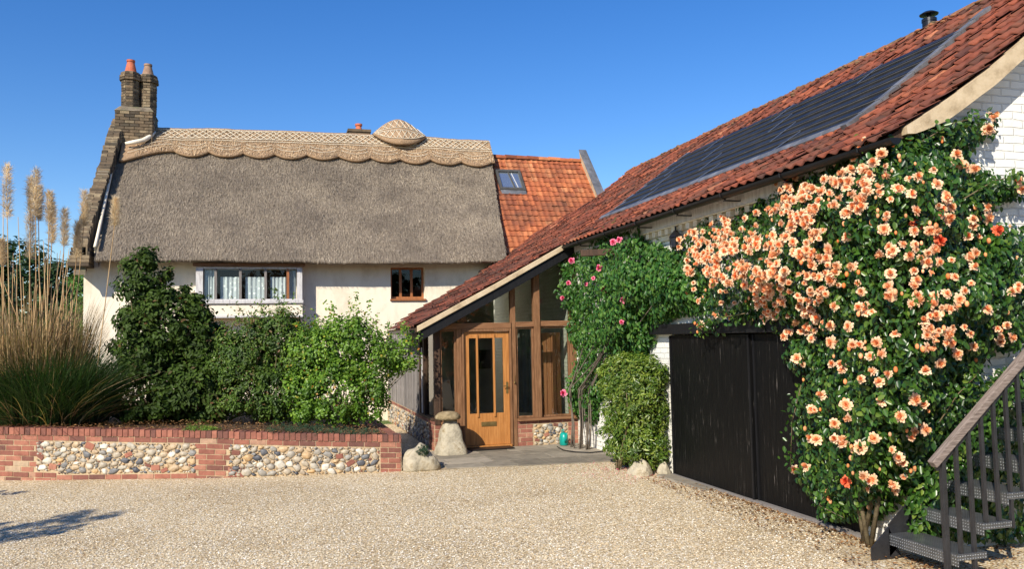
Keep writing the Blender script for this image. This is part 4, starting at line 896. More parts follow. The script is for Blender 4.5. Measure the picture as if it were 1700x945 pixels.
# bay window
bx0, bx1, bz0, bz1, BYF = -1.62, .68, 2.50, 3.62, 19.66
bw = MB(); bw.box((bx0, BYF+.01, bz0), (bx1, 19.999, 2.83)); bay = bw.build('bay_window', M['render'], cot)
mb = MB(); mb.hexa([(bx0-.06, BYF-.08, 3.63), (bx1+.06, BYF-.08, 3.63), (bx1+.06, 20.0, 3.66), (bx0-.06, 20.0, 3.66), (bx0-.06, BYF-.08, 3.70), (bx1+.06, BYF-.08, 3.70), (bx1+.06, 20.0, 3.74), (bx0-.06, 20.0, 3.74)]); mb.build('bay_roof', M['old_oak_h'], bay, bevel=.004)
fr = MB(); fr.box((bx0, BYF, 2.832), (bx0+.15, BYF+.07, 3.62)); fr.box((bx1-.12, BYF, 2.832), (bx1, BYF+.07, 3.62)); fr.box((bx1-.06, BYF+.07, 2.832), (bx1, 20, 3.62)); fr.box((bx0, BYF+.07, 2.832), (bx0+.06, 20, 3.62))
fr.box((bx0-.02, BYF-.04, 2.79), (bx1+.02, BYF+.009, 2.86)); fr.box((bx0+.15, BYF, 2.861), (bx1-.12, BYF+.06, 2.89)); fr.box((bx0+.15, BYF, 3.58), (bx1-.12, BYF+.06, 3.62)); fr.box((bx0-.01, BYF-.02, bz0-.03), (bx1+.01, BYF+.02, bz0+.02)); fr.build('frame', M['white_paint'], bay, bevel=.004)
mul = [on(px, 470, y=BYF)[0] for px in (358, 399, 441, 478)]
for xm in mul:
    mb = MB(); mb.box((xm-.028, BYF-.005, 2.89), (xm+.028, BYF+.06, 3.58)); mb.build('mullion', M['grey_wood'] if xm != mul[3] else M['brown_frame'], bay, bevel=.003)
cuts = [bx0+.15]+mul+[bx1-.12]
for a, b in zip(cuts[:-1], cuts[1:]):
    mb = MB(); pane_box(mb, a+.03, b-.03, 2.89, 3.58, BYF+.03); mb.build('pane', M['glass'], bay)
for i, (a, b) in enumerate(zip(cuts[:-1], cuts[1:])):
    w_ = b-a; a2, b2 = (a+.02, b-.02) if i in (0, 4) else (a+.16*w_+.03*i*.3, b-.03); top_ = 3.56 if i in (0, 4) else 3.40
    n = 30; vs = []
    for k in range(n):
        x = a2+(b2-a2)*k/(n-1); y = BYF+.13+.012*math.sin(k*.9+i*2)+.010*math.sin(k*.37+i)
        vs += [(x, y, 2.87), (x, y-.004, top_)]
    mb = MB(); mb.add(vs, [(2*k, 2*k+2, 2*k+3, 2*k+1) for k in range(n-1)]); mb.build('curtain', M['lace'], bay, smooth=True)
mb = MB(); mb.box((-1.45, 20.3, 2.84), (.5, 20.36, 3.6)); mb.build('inner_panel', M['dark_wood'], bay)

# ------------------------------------------------------------------ foliage helpers
def leaves(name, P, Nn, Td, L, asp, m, parent, fold=.25, tint=None, curl=.15):
    n = len(P); Nn = nrmz(Nn); Td = nrmz(Td-Nn*np.sum(Td*Nn, 1, keepdims=True)); B_ = np.cross(Nn, Td); L = np.broadcast_to(np.asarray(L, float), (n,))[:, None]
    W_ = L*asp/2
    def pt(l, w_, h): return P+Td*L*l+B_*W_*w_+Nn*(L*h)
    V = np.stack([pt(0, 0, 0), pt(.28, .85, fold*asp*.4), pt(.65, .8, fold*asp*.4-curl*.4), pt(1, 0, -curl), pt(.65, -.8, fold*asp*.4-curl*.4), pt(.28, -.85, fold*asp*.4)], 1).reshape(-1, 3)
    b_ = 6*np.arange(n)[:, None]; Fq = np.concatenate([b_+np.array([[0, 1, 2, 3]]), b_+np.array([[0, 3, 4, 5]])])
    if tint is None: tint = rng.random(n)
    return mesh_np(name, V, Fq, m, parent, tint=np.repeat(tint, 6))
def rdir(n): return nrmz(rng.normal(size=(n, 3)))
def blob_points(blobs, n, K, sig, fill=.3, flat=1):
    """clumped leaf positions through a union of ellipsoids"""
    blobs = np.array(blobs, float); vol = blobs[:, 3]*blobs[:, 4]*blobs[:, 5]; pr = vol**.67; pr /= pr.sum()
    def samp(k, lo):
        i = rng.choice(len(blobs), k, p=pr); d = rdir(k); r = (lo+(1-lo)*rng.random(k))**.6
        return blobs[i, :3]+d*blobs[i, 3:]*r[:, None], d/blobs[i, 3:], i
    C, Cn, _ = samp(K, .55)
    # clumps buried deep in another blob are dropped less often kept
    q = ((C[:, None]-blobs[None, :, :3])/blobs[None, :, 3:]); ins = (np.sum(q*q, 2) < .45).any(1); kp = ~ins | (rng.random(K) < .25); C, Cn = C[kp], nrmz(Cn[kp])
    nc = int(n*(1-fill)); ci = rng.integers(0, len(C), nc); csz = rng.uniform(.6, 1.4, len(C))
    d = rdir(nc); P1 = C[ci]+d*(sig*csz[ci])[:, None]*(rng.random(nc)**.4)[:, None]; N1 = Cn[ci]*.6+d*.9
    P2, N2, _ = samp(n-nc, .2); N2 = nrmz(N2)
    tt = np.r_[rng.random(len(C))[ci]*.5+rng.random(nc)*.5, rng.random(n-nc)]
    return np.r_[P1, P2], np.r_[N1, N2], tt, C
def shrub(name, label, cat, base, blobs, n, K, sig, L, asp, m, stem_n=14, group=None, fill=.3, rad=.018, droop=-.2, spikes=0, stem_m='stem', crown='foliage', trunk='stem', tpow=1.0):
    o = thing(name, label, cat, base, group); P, Nn, tt, C = blob_points(blobs, n, K, sig, fill)
    if spikes:      # young shoots standing up out of the top
        bl = np.array(blobs); sp = []
        for _ in range(spikes):
            b_ = bl[rng.integers(len(bl))]; a = rng.random()*6.28; r_ = rng.random()**.5*.8; bx_ = b_[:3]+np.array([math.cos(a)*b_[3]*r_, math.sin(a)*b_[4]*r_, b_[5]*math.sqrt(max(0, 1-r_*r_))*.9]); h_ = rng.uniform(.12, .5)*(1 if rng.random() < .6 else .6); ln = rng.normal(0, .14, 2)
            k = int(h_/.022); t_ = rng.random(k); sp.append(np.c_[bx_[0]+ln[0]*t_+rng.normal(0, .018, k), bx_[1]+ln[1]*t_+rng.normal(0, .018, k), bx_[2]+h_*t_])
        sp = np.concatenate(sp); P = np.r_[P, sp]; Nn = np.r_[Nn, rdir(len(sp))+np.array([-.3, -.3, .6])]; tt = np.r_[tt, .4+.6*rng.random(len(sp))]
    ok = P[:, 2] > base[2]+.02; P, Nn, tt = P[ok], Nn[ok], tt[ok]; k = len(P)
    Nn = nrmz(Nn)+np.array([-.15, -.25, .35])+rng.normal(0, .35, (k, 3)); Td = rdir(k)+np.array([0, 0, droop])
    leaves(crown, P, Nn, Td, L*rng.uniform(.6, 1.25, k), asp, M[m], o, tint=np.clip(tt**tpow, 0, 1))
    mb = MB(); b0 = np.array(base, float)
    for i in range(min(stem_n, len(C))):
        c_ = C[i]; s_ = b0+np.array([random.uniform(-.12, .12)*4*rad/.018*.5, random.uniform(-.1, .1), 0]); mid = s_*.45+c_*.55; mid[:2] += rng.normal(0, .06, 2); mb.tube([s_, s_*.8+mid*.2+(0, 0, .1), mid, c_], [rad, rad*.85, rad*.6, rad*.25], 6)
    mb.build(trunk, M[stem_m], o, smooth=True); return o

SHR = 'shrubs in the raised bed'
shrub('dark_evergreen_shrub', 'tallest dark glossy evergreen shrub in the raised bed, left of the bay window', 'shrub', (-1.75, 14.9, .6),
      [(-2.0, 14.9, 2.75, .42, .4, .72), (-1.55, 14.8, 2.25, .62, .55, .62), (-1.15, 14.75, 1.75, .50, .5, .62), (-2.05, 14.7, 1.9, .42, .5, .65), (-1.75, 14.5, 1.15, .72, .6, .62), (-1.1, 14.4, 1.1, .55, .5, .55)],
      34000, 260, .15, .080, .55, 'lf_dark', group=SHR, spikes=40, fill=.22)
shrub('twiggy_green_shrub', 'dark leafy shrub with bare twigs low down, under the bay window sill', 'shrub', (-.15, 14.2, .6),
      [(-.55, 14.2, 1.62, .40, .45, .50), (-.2, 14.2, 1.78, .30, .4, .52), (.12, 14.2, 1.88, .36, .45, .62), (.45, 14.1, 1.6, .36, .4, .52), (-.35, 14.1, 1.15, .55, .45, .45), (.2, 14.0, 1.05, .5, .4, .45)],
      30000, 290, .13, .058, .5, 'lf_mid', group=SHR, spikes=130, fill=.22, stem_n=40, rad=.012)
shrub('bright_green_shrub', 'bright lime green airy shrub at the porch end of the raised bed', 'shrub', (1.2, 13.6, .55),
      [(.55, 13.9, 1.55, .38, .35, .55), (.5, 13.7, 1.05, .35, .35, .4), (.85, 13.8, 1.65, .45, .4, .50), (1.25, 13.8, 1.75, .50, .4, .55), (1.7, 13.7, 1.55, .42, .35, .42), (2.1, 13.6, 1.62, .30, .25, .20), (1.0, 13.5, 1.1, .5, .4, .5), (1.5, 13.5, 1.0, .34, .35, .45)],
      23000, 300, .12, .050, .75, 'lf_light', group=SHR, spikes=170, fill=.2, stem_n=36, rad=.010)
# little things in the bed
shrub('low_rosemary', 'low grey green rosemary spilling over the coping in front of the bright shrub', 'herb', (.55, 12.75, .52),
      [(x_, by(x_)+.13, btop(x_)+dz_, .24, .17, .07) for x_, dz_ in ((.1, .03), (.4, .05), (.7, .04), (1.0, .02), (1.3, .01))], 5200, 120, .05, .026, .22, 'lf_herb', stem_n=6, rad=.004, droop=.3)
shrub('creeping_thyme', 'small bright green creeping mat on the coping in front of the dark shrub', 'herb', (-.95, 12.9, .6),
      [(-1.05, by(-1.05)+.12, btop(-1.05)+.01, .2, .13, .05), (-.82, by(-.82)+.12, btop(-.82), .13, .10, .04)], 2200, 60, .04, .022, .3, 'lf_light', stem_n=3, rad=.003, droop=.3)
# dry litter on soil and by the barn
n = 2600; xs = rng.uniform(-4.2, 1.6, n); ys = np.array([by(x) for x in xs])+.0+rng.random(n)**1.3*1.3; zs = np.array([btop(x) for x in xs])+.01+rng.random(n)*.03
tag(leaves('leaf_litter', np.c_[xs, ys, zs], rdir(n)*.4+np.array([0, 0, 1]), rdir(n), rng.uniform(.02, .045, n), .6, M['litter'], None), 'dry brown leaves lying on the soil of the raised bed', 'leaf litter', kind='stuff')
n = 2300; ys = rng.uniform(5.3, 10.2, n); xs = 5.12-rng.random(n)**2*.55*(1+(8-ys)*.08)
xs = np.r_[xs, rng.uniform(4.9, 6.6, 900), rng.uniform(-3.5, 5, 170)]; ys = np.r_[ys, rng.uniform(4.6, 5.9, 900), rng.uniform(6.3, 12, 170)]; kk = ys < 11.9-.28*(xs+3.5)*.2; xs, ys = xs[kk], ys[kk]; n = len(xs)
tag(leaves('fallen_leaves', np.c_[xs, ys, .008+rng.random(n)*.02], rdir(n)*.4+np.array([0, 0, 1]), rdir(n), rng.uniform(.015, .035, n), .7, M['litter'], None), 'dry leaves and petals fallen along the foot of the black garage doors', 'leaf litter', kind='stuff')
n = 750; P = np.array([on(px, py, z=.012) for px, py in zip(rng.normal(1040, 55, n), rng.normal(783, 10, n))]); P = P[(P[:, 0] < 5.2)]; n = len(P)
tag(leaves('pink_petals', P+np.c_[np.zeros(n), np.zeros(n), rng.random(n)*.01], rdir(n)*.4+np.array([0, 0, 1]), rdir(n), rng.uniform(.008, .018, n), .9, M['petal_pink'], None), 'fallen pink petals scattered on the gravel in front of the clipped shrub', 'petals', kind='stuff')

# pampas grass
pg = thing('pampas_grass', 'big clump of pampas grass with tall straw stems and cream plumes, at the far left', 'ornamental grass', (-3.35, 14.4, .7))
def blades(n, cx, cy, rx, ry, z0, hmin, hmax, spread, w0, tlo, thi, name, mm, seg=6):
    V = []; Fq = []; T_ = []
    for i in range(n):
        a = random.random()*6.283; r_ = math.sqrt(random.random()); bx_, by_ = cx+rx*r_*math.cos(a)*.5, cy+ry*r_*math.sin(a)*.5
        hh = random.uniform(hmin, hmax); az = a+random.gauss(0, .5); out = spread*random.uniform(.3, 1.1)*(.4+r_*.7); w_ = w0*random.uniform(.6, 1.3); wa = random.random()*6.28; t = random.uniform(tlo, thi); b_ = len(V); droop = random.uniform(.2, 1)
        for k in range(seg+1):
            q = k/seg; rad = out*q**1.7; z = z0+hh*(q-.42*droop*q**3); ww = w_*(1-q)**.6*(.6+.4*min(1, q*5)); ux, uy = math.cos(wa), math.sin(wa)
            p = (bx_+math.cos(az)*rad, by_+math.sin(az)*rad, z); V += [(p[0]-ux*ww, p[1]-uy*ww, z), (p[0]+ux*ww, p[1]+uy*ww, z)]; T_ += [t+.2*q*(t > .6)]*2
        Fq += [(b_+2*k, b_+2*k+1, b_+2*k+3, b_+2*k+2) for k in range(seg)]
    return mesh_np(name, V, Fq, mm, pg, tint=np.clip(T_, 0, 1), smooth=True)
blades(6500, -3.35, 14.4, 1.7, 1.3, .62, .7, 1.65, 1.15, .0075, 0, .60, 'green_blades', M['blade'])
blades(700, -3.3, 14.3, 1.6, 1.2, .62, .5, 1.2, 1.5, .008, .3, 1, 'loose_blades', M['blade'])
blades(4200, -3.65, 14.6, 1.7, 1.1, .66, 1.2, 2.5, .5, .006, .58, 1., 'dry_blades', M['blade'])
PL = [(12, 275, 363, 20), (59, 283, 360, 62), (50, 296, 350, 48), (49, 350, 430, 60), (64, 313, 368, 70), (81, 321, 372, 75), (86, 342, 406, 66), (106, 350, 410, 98), (139, 320, 376, 108), (127, 372, 430, 96), (190, 330, 376, 150), (3, 400, 440, 8)]
stems_extra = [(30, 360, 40), (72, 400, 78), (95, 420, 90), (22, 420, 12), (112, 440, 100), (38, 460, 44), (60, 440, 40), (5, 300, 2), (85, 470, 84), (118, 470, 112)]
for i, (px, yt, yb, bx_) in enumerate(PL):
    yp = 14.35+random.uniform(-.25, .35); top_ = on(px+(1 if px > 30 else -1), yt, y=yp); low = on(px, yb, y=yp); bs = on(bx_, 690, y=yp-.1); bs[2] = .65; mid = (low*1.2+bs*.8)/2+np.array([.0, 0, 0])
    mb = MB(); mb.tube([bs, mid, low, top_], [.009, .008, .006, .002], 6, t=random.random()); st_ = mb.build('stem', M['drystem'], pg, smooth=True)
    n = 1000; q = rng.random(n); ax = low+(top_-low)*q[:, None]; wdt = .036*np.sin(np.pi*(q*.86+.1))**.7*(yb-yt)/80+.012
    d = rdir(n); d[:, 2] *= .3; P = ax+d*wdt[:, None]*(rng.random(n)**.6)[:, None]; Td = d*.75+nrmz((top_-low)[None])*.8+np.array([.25, 0, 0])
    leaves('plume', P, rdir(n), Td, rng.uniform(.05, .12, n), .05, M['plume'], pg, fold=0, curl=.1)
stems_extra += [(random.uniform(-5, 135), random.uniform(400, 540), random.uniform(0, 112)) for _ in range(26)]
for i, (px, yt, bx_) in enumerate(stems_extra):
    yp = 14.4+random.uniform(-.3, .3); top_ = on(px, yt, y=yp); bs = on(bx_, 690, y=yp); bs[2] = .65; mb = MB(); mb.tube([bs, bs*.5+top_*.5+np.array([.02, 0, 0]), top_], [.009, .008, .004], 6, t=random.random()); mb.build('stem', M['drystem'], pg, smooth=True)

# trees beyond and behind
def tree(name, label, base, blobs, n, K, sig, L, m='lf_tree', asp=.6, r_=.16, group=None):
    o = thing(name, label, 'tree', base, group); P, Nn, tt, C = blob_points(blobs, n, K, sig, .2); k = len(P)
    leaves('crown', P, Nn+np.array([0, 0, .3]), rdir(k), L*rng.uniform(.6, 1.3, k), asp, M[m], o, tint=tt)
    mb = MB(); b0 = np.array(base, float); top_ = np.array(blobs[0][:3], float); mb.tube([b0, b0*.6+top_*.4, top_], [r_, r_*.75, r_*.4], 10)
    for c_ in C[:16]: s_ = b0*.5+top_*.5+np.array([0, 0, random.uniform(-.6, .4)]); mb.tube([s_, (s_+c_)/2+(0, 0, .15), c_], [r_*.4, r_*.25, r_*.08], 6)
    mb.build('trunk', M['bark'], o, smooth=True); return o
tree('dark_tree', 'dark broadleaf tree far behind the pampas grass, left of the cottage', (-8.3, 32, 0), [(-8.6, 32, 3.9, 1.9, 1.4, 1.65), (-7.1, 32, 3.6, 1.2, 1.2, 1.3), (-10.3, 32, 3.6, 1.7, 1.3, 1.5), (-8, 31.8, 2, 2.3, 1.2, 1.5)], 15000, 320, .30, .16)
tree('green_conifer', 'small yellow green conifer against the left gable of the cottage', (-4.75, 23.6, 0), [(-4.75, 23.6, 2.9, .42, .42, 1.3), (-4.8, 23.6, 1.6, .55, .5, 1.3)], 7000, 160, .12, .07, 'lf_conifer', .35, .07)
tree('purple_leaf_shrub', 'dark reddish hedge shrub behind the pampas grass', (-6.0, 21.5, 0), [(-6.5, 21.5, 1.8, 1.3, .8, 1.1), (-5.0, 21.8, 1.5, .9, .7, 1.1), (-8, 21.5, 1.8, 1.3, .8, 1.1)], 9000, 200, .2, .09, 'lf_dark', .6, .07)
for x, y, h, lab in [(-15, 33, 5.5, 'broad tree in the garden hedge, first beyond the dark tree on the left'), (-23, 29, 6.0, 'broad tree in the garden hedge, farthest to the left'), (-14, 46, 7.0, 'distant tree rising behind the garden hedge at the left')]:
    tree('hedge_tree', lab, (x, y, 0), [(x, y, h*.6, 4.2, 2.2, h*.38), (x-3, y, h*.38, 3, 2, h*.34), (x+3, y, h*.38, 3, 2, h*.34)], 5000, 200, .5, .36, group='trees of the garden hedge')
# tall planting beside and behind the camera: throws the shadows at lower left and shows in the porch glass
tree('young_birch', 'slim young tree left of the drive, outside the picture, shading the gravel', (-5.6, 6.6, 0), [(-5.0, 7.3, 2.15, 1.0, .12, .12), (-4.9, 6.8, 1.6, .75, .09, .08), (-5.9, 6.4, 3.0, .6, .5, .8), (-4.9, 10.9, 1.3, .3, .2, .25)], 3600, 90, .09, .06, 'lf_light', .7, .05)
for i, (x, y, h, lab) in enumerate([(-9, -15, 6.5, 'broad tree behind the viewpoint, to the left'), (0, -19, 7.0, 'tall tree straight behind the viewpoint'), (7.5, -16, 6.5, 'rounded tree behind the viewpoint, to the right'), (16, -13, 6.0, 'dark tree behind the viewpoint, beyond the barn corner')]):
    tree('garden_tree', lab, (x, y, 0), [(x, y, h*.62, 3.4, 2.4, h*.38), (x-2.4, y+.5, h*.42, 2.4, 2, h*.34), (x+2.5, y-.3, h*.45, 2.4, 2, h*.36)], 5200, 220, .5, .38, group='trees behind the viewpoint')

# ------------------------------------------------------------------ climbers
def inpoly(px, py, poly):
    poly = np.array(poly, float); c = np.zeros(len(px), bool); j = len(poly)-1
    for i in range(len(poly)):
        xi, yi = poly[i]; xj, yj = poly[j]; c ^= ((yi > py) != (yj > py)) & (px < (xj-xi)*(py-yi)/(yj-yi+1e-12)+xi); j = i
    return c
def edist(px, py, poly):
    poly = np.array(poly, float); best = np.full(len(px), 1e9)
    for a, b in zip(poly, np.roll(poly, -1, 0)):
        d = b-a; t = np.clip(((px-a[0])*d[0]+(py-a[1])*d[1])/(d@d), 0, 1); best = np.minimum(best, np.hypot(px-a[0]-t*d[0], py-a[1]-t*d[1]))
    return best
def sample_poly(poly, n):
    p = np.array(poly, float); lo, hi = p.min(0), p.max(0); ox, oy = np.empty(0), np.empty(0)
    while len(ox) < n:
        x = rng.uniform(lo[0], hi[0], n*2); y = rng.uniform(lo[1], hi[1], n*2); k = inpoly(x, y, poly); ox, oy = np.r_[ox, x[k]], np.r_[oy, y[k]]
    return ox[:n], oy[:n]
def shell(px, py, d, x0=5.24, y0_=5.92):
    """points at distance d in front of the barn's long wall or round its corner in front of the gable"""
    D = fw[None]+rt[None]*((px-850)/F_PX)[:, None]-up[None]*((py-472.5)/F_PX)[:, None]; O = np.array([0, 0, CAM_H])
    t1 = (x0-d)/D[:, 0]; P1 = O+D*t1[:, None]; t2 = (y0_-d)/D[:, 1]; P2 = O+D*t2[:, None]; use = (P1[:, 1] >= y0_-d) if y0_ < 10 else (t1 < t2)
    Nn = np.where(use[:, None], np.array([[-1., 0, 0]]), np.array([[0, -1., 0]])); return np.where(use[:, None], P1, P2), Nn, use
def climber_leaves(o, poly, n, L, asp, m, dmax, grow, clump=.5, K=400, sig=.07, name='foliage', x0=5.24, y0_=5.92, zmin=.05):
    cx, cy = sample_poly(poly, K); cd_ = edist(cx, cy, poly); cdep = np.minimum(dmax, .06+cd_*grow)*rng.uniform(.35, 1, K)
    C, CN, _ = shell(cx, cy, cdep, x0, y0_)
    n1 = int(n*clump); ci = rng.integers(0, K, n1); d = rdir(n1); P1 = C[ci]+d*(sig*rng.uniform(.5, 1.2, n1))[:, None]; N1 = CN[ci]*.9+d*.7
    px, py = sample_poly(poly, n-n1); dd = np.minimum(dmax, .05+edist(px, py, poly)*grow)*rng.random(n-n1)**.7; P2, N2, _ = shell(px, py, dd, x0, y0_)
    P = np.r_[P1, P2]; Nn = np.r_[N1, N2]; ok = (P[:, 2] > zmin) & ((P[:, 0] < x0) & (P[:, 1] < y0_) if y0_ > 10 else ((P[:, 0] < x0) | (P[:, 1] < y0_))); P, Nn = P[ok], Nn[ok]; k = len(P)
    Nn = Nn+np.array([-.1, -.1, .35])+rng.normal(0, .38, (k, 3)); Td = rng.normal(0, .6, (k, 3))+np.array([-.3, -.3, -.8])
    leaves(name, P, Nn, Td, L*rng.uniform(.55, 1.25, k), asp, M[m], o, fold=.35)
    return C

def bloom_mesh(r_=1.0, seed=0):
    rn = random.Random(seed); V = []; Fq = []; T_ = []
    for ring, (cnt, tilt, ln, wd, z0) in enumerate([(9, 1.42, 1.0, .60, -.05), (9, 1.15, .92, .55, .02), (8, .86, .78, .48, .08), (7, .55, .62, .42, .10), (5, .25, .50, .34, .12)]):
        for k in range(cnt):
            a = 2*math.pi*(k+.5*ring+rn.uniform(-.18, .18))/cnt; tl = tilt+rn.uniform(-.22, .18); l_ = ln*rn.uniform(.75, 1.12); b_ = len(V); t = rn.random()*.5+.13*ring
            for i in range(4):
                q = i/3; rad = l_*(math.sin(tl)*q+.12*q*q*(ring < 2)); z = z0+l_*math.cos(tl)*q*1.0+.16*q-.34*q*q*q*(ring < 2)
                for j in (-1, 0, 1):
                    w_ = wd*[.25, .85, 1.0, .55][i]*.5*j; h = z+.10*abs(j)*q*(1 if ring > 1 else .3)+rn.uniform(-.03, .03)*q
                    V.append((rad*math.cos(a)-w_*math.sin(a), rad*math.sin(a)+w_*math.cos(a), h)); T_.append(min(1, max(0, .62+.38*q-ring*.16+rn.uniform(-.22, .18))))
            Fq += [(b_+i*3+j, b_+i*3+j+1, b_+(i+1)*3+j+1, b_+(i+1)*3+j) for i in range(3) for j in (0, 1)]
    return np.array(V)*r_, Fq, T_
def add_blooms(o, P, Nn, size, m, name='bloom', top=100, mred=None, dens_name='blooms'):
    protos = []
    for s_ in range(5):
        V, Fq, T_ = bloom_mesh(1, s_); V2 = V.copy(); me = bpy.data.meshes.new(name); me.from_pydata(V2.tolist(), [], Fq)
        a = me.attributes.new('tint', 'FLOAT', 'POINT'); a.data.foreach_set('value', np.array(T_, dtype=np.float32)); me.polygons.foreach_set('use_smooth', np.ones(len(Fq), bool)); me.materials.append(m); me.update(); protos.append((me, V, Fq, T_))
    dist = np.linalg.norm(P-np.array([0, 0, CAM_H]), axis=1); order = np.argsort(-size/dist); base = Vector(wloc(o)); BV, BF, BT = [], [], []
    for rank, i in enumerate(order):
        me, V, Fq, T_ = protos[rank % 5]; q = Vector(Nn[i]).to_track_quat('Z', 'Y'); spin = random.random()*6.28
        from mathutils import Quaternion
        q = q @ Quaternion((0, 0, 1), spin); op = random.choice((.75, 1.0, 1.0, 1.25, 1.6))
        if rank < top:
            b = bpy.data.objects.new(name, me); COL.objects.link(b); b.parent = o; b.rotation_mode = 'QUATERNION'; b.rotation_quaternion = q; b.location = Vector(P[i])-base; s_ = float(size[i]); b.scale = (s_*(1.08 if op < 1 else 1/op**.4), s_/op**.3, s_*op)
        else:
            R_ = np.array(q.to_matrix()); b_ = sum(len(v) for v in BV); BV.append((V*size[i]*np.array([1, 1, op]))@R_.T+P[i]); BF.append(np.array(Fq)+b_); BT += [min(1, max(0, t+random.uniform(-.05, .05))) for t in T_]
    if BV: tag(mesh_np(dens_name, np.concatenate(BV), np.concatenate(BF), m, o, tint=BT, smooth=True), kind='stuff')

ROSE = [(1122, 462), (1135, 400), (1160, 368), (1215, 362), (1250, 340), (1285, 300), (1330, 285), (1372, 262), (1405, 250), (1425, 222), (1460, 222), (1500, 228), (1530, 222), (1580, 205), (1640, 196), (1648, 222), (1600, 246), (1618, 280), (1660, 300), (1705, 285), (1705, 330), (1640, 330), (1625, 400), (1650, 380), (1705, 370), (1705, 560), (1640, 590), (1605, 640), (1570, 720), (1520, 790), (1480, 850), (1440, 862), (1400, 865), (1360, 850), (1335, 800), (1325, 700), (1318, 660), (1335, 620), (1305, 590), (1320, 555), (1285, 540), (1240, 535), (1200, 548), (1158, 555), (1150, 525), (1130, 490)]
rose = thing('peach_climbing_rose', 'huge climbing rose covered in peach orange blooms at the barn corner', 'climbing rose', (5.1, 6.3, 0))
C = climber_leaves(rose, ROSE, 36000, .064, .62, 'lf_rose', .62, .0060, K=750, sig=.085, clump=.55)
climber_leaves(rose, [(1500, 840), (1560, 720), (1620, 640), (1705, 600), (1705, 900), (1520, 890)], 4500, .06, .62, 'lf_rose', .20, .006, K=160, sig=.07, name='lower_foliage')
# loose outer sprays
SPR = [((1530, 235), (1580, 205), (1640, 190)), ((1600, 330), (1650, 300), (1700, 290)), ((1330, 640), (1315, 700), (1312, 780)), ((1560, 700), (1590, 655), (1625, 620)), ((1380, 800), (1360, 840), (1400, 860)), ((1240, 520), (1180, 530), (1155, 550))]
sp = []; mbs = MB()
for tr_ in SPR:
    P3, _, _ = shell(np.array([a[0] for a in tr_], float), np.array([a[1] for a in tr_], float), np.full(3, .28)); mbs.tube(P3, [.006, .005, .003], 5)
    for k in range(90): t = random.random()*2; i = min(1, int(t)); sp.append(P3[i]+(P3[i+1]-P3[i])*(t-i)+rng.normal(0, .045, 3))
sp = np.array(sp); k = len(sp); leaves('spray_leaves', sp, rng.normal(0, .5, (k, 3))+np.array([-.5, -.5, .4]), rng.normal(0, .6, (k, 3))+np.array([0, 0, -.6]), .055*rng.uniform(.6, 1.2, k), .62, M['lf_rose'], rose)
b0 = np.array([5.02, 6.35, 0]); 
Cs = C[(C[:, 1] < 6.9) & (C[:, 2] > 1.0)]
for i in range(5):
    c_ = Cs[rng.integers(len(Cs))]; s_ = b0+np.array([random.uniform(.0, .08), random.uniform(-.10, .05), 0]); m1 = s_+np.array([random.uniform(-.04, .04), random.uniform(-.35, .35), .6]); c_ = c_*np.array([0, 1, 1])+np.array([max(c_[0], 5.1), 0, 0]); mbs.tube([s_, m1, (m1+c_)/2+np.array([.05, 0, .1]), c_], [.024, .018, .012, .005], 7)
mbs.build('stem', M['stem'], rose, smooth=True)
# blooms: many on the left shoulder, thinning to the right and below
bp, bsz = [], []
def bl(poly, n, lo, hi, cl=1):
    x, y = sample_poly(poly, n)
    for a, b in zip(x, y):
        for _ in range(1 if random.random() > .45*cl else random.choice((2, 3, 3))): bp.append((a+random.gauss(0, 11), b+random.gauss(0, 9))); bsz.append(random.uniform(lo, hi))
bl([(1130, 470), (1140, 400), (1170, 370), (1225, 365), (1260, 380), (1290, 420), (1310, 470), (1300, 520), (1235, 500), (1160, 500)], 94, 0.025, 0.052, 1.1)
bl([(1250, 370), (1300, 300), (1345, 290), (1350, 370), (1310, 400)], 25, 0.026, 0.052, 1.1)
bl([(1130, 400), (1160, 375), (1200, 365), (1230, 400), (1180, 430)], 19, 0.026, 0.052, 1.1)
bl([(1340, 300), (1400, 260), (1440, 235), (1480, 250), (1450, 360), (1400, 450), (1330, 500), (1310, 450)], 57, 0.026, 0.052, .9)
bl([(1330, 470), (1430, 460), (1440, 520), (1380, 560), (1310, 560), (1280, 520)], 34, 0.024, 0.047, .9)
bl([(1440, 300), (1600, 260), (1640, 330), (1620, 500), (1450, 480)], 43, 0.024, 0.050, .5)
bl([(1480, 480), (1690, 470), (1690, 560), (1580, 600), (1470, 540)], 29, 0.024, 0.049, .7)
bl([(1330, 560), (1600, 560), (1560, 680), (1480, 820), (1400, 820), (1340, 770), (1330, 640)], 45, 0.028, 0.055, .35)
for a, b in [(1437, 235), (1432, 250), (1450, 270), (1463, 255), (1645, 195), (1640, 215), (1600, 275), (1615, 280), (1637, 345), (1640, 362), (1690, 300), (1697, 315), (1320, 780), (1340, 778), (1480, 490), (1522, 500), (1165, 540), (1160, 500), (1190, 525)]: bp.append((a, b)); bsz.append(random.uniform(.042, .058))
bp = np.array(bp); ed = edist(bp[:, 0], bp[:, 1], ROSE)*np.where(inpoly(bp[:, 0], bp[:, 1], ROSE), 1, 0)
P, Nn, use = shell(bp[:, 0], bp[:, 1], np.minimum(.64, .14+ed*.0062)); Nn = Nn+np.array([-.35, -.55, .35])+rng.normal(0, .55, Nn.shape)
add_blooms(rose, P, Nn, np.array(bsz), M['petal'])
rb_ = np.array([(1655, 383), (1520, 375), (1405, 800), (1560, 400)], float); P, Nn, _ = shell(rb_[:, 0], rb_[:, 1], np.full(4, .5)); add_blooms(rose, P, Nn+np.array([-.3, -.5, .3]), np.full(4, .052), M['petal_red'])
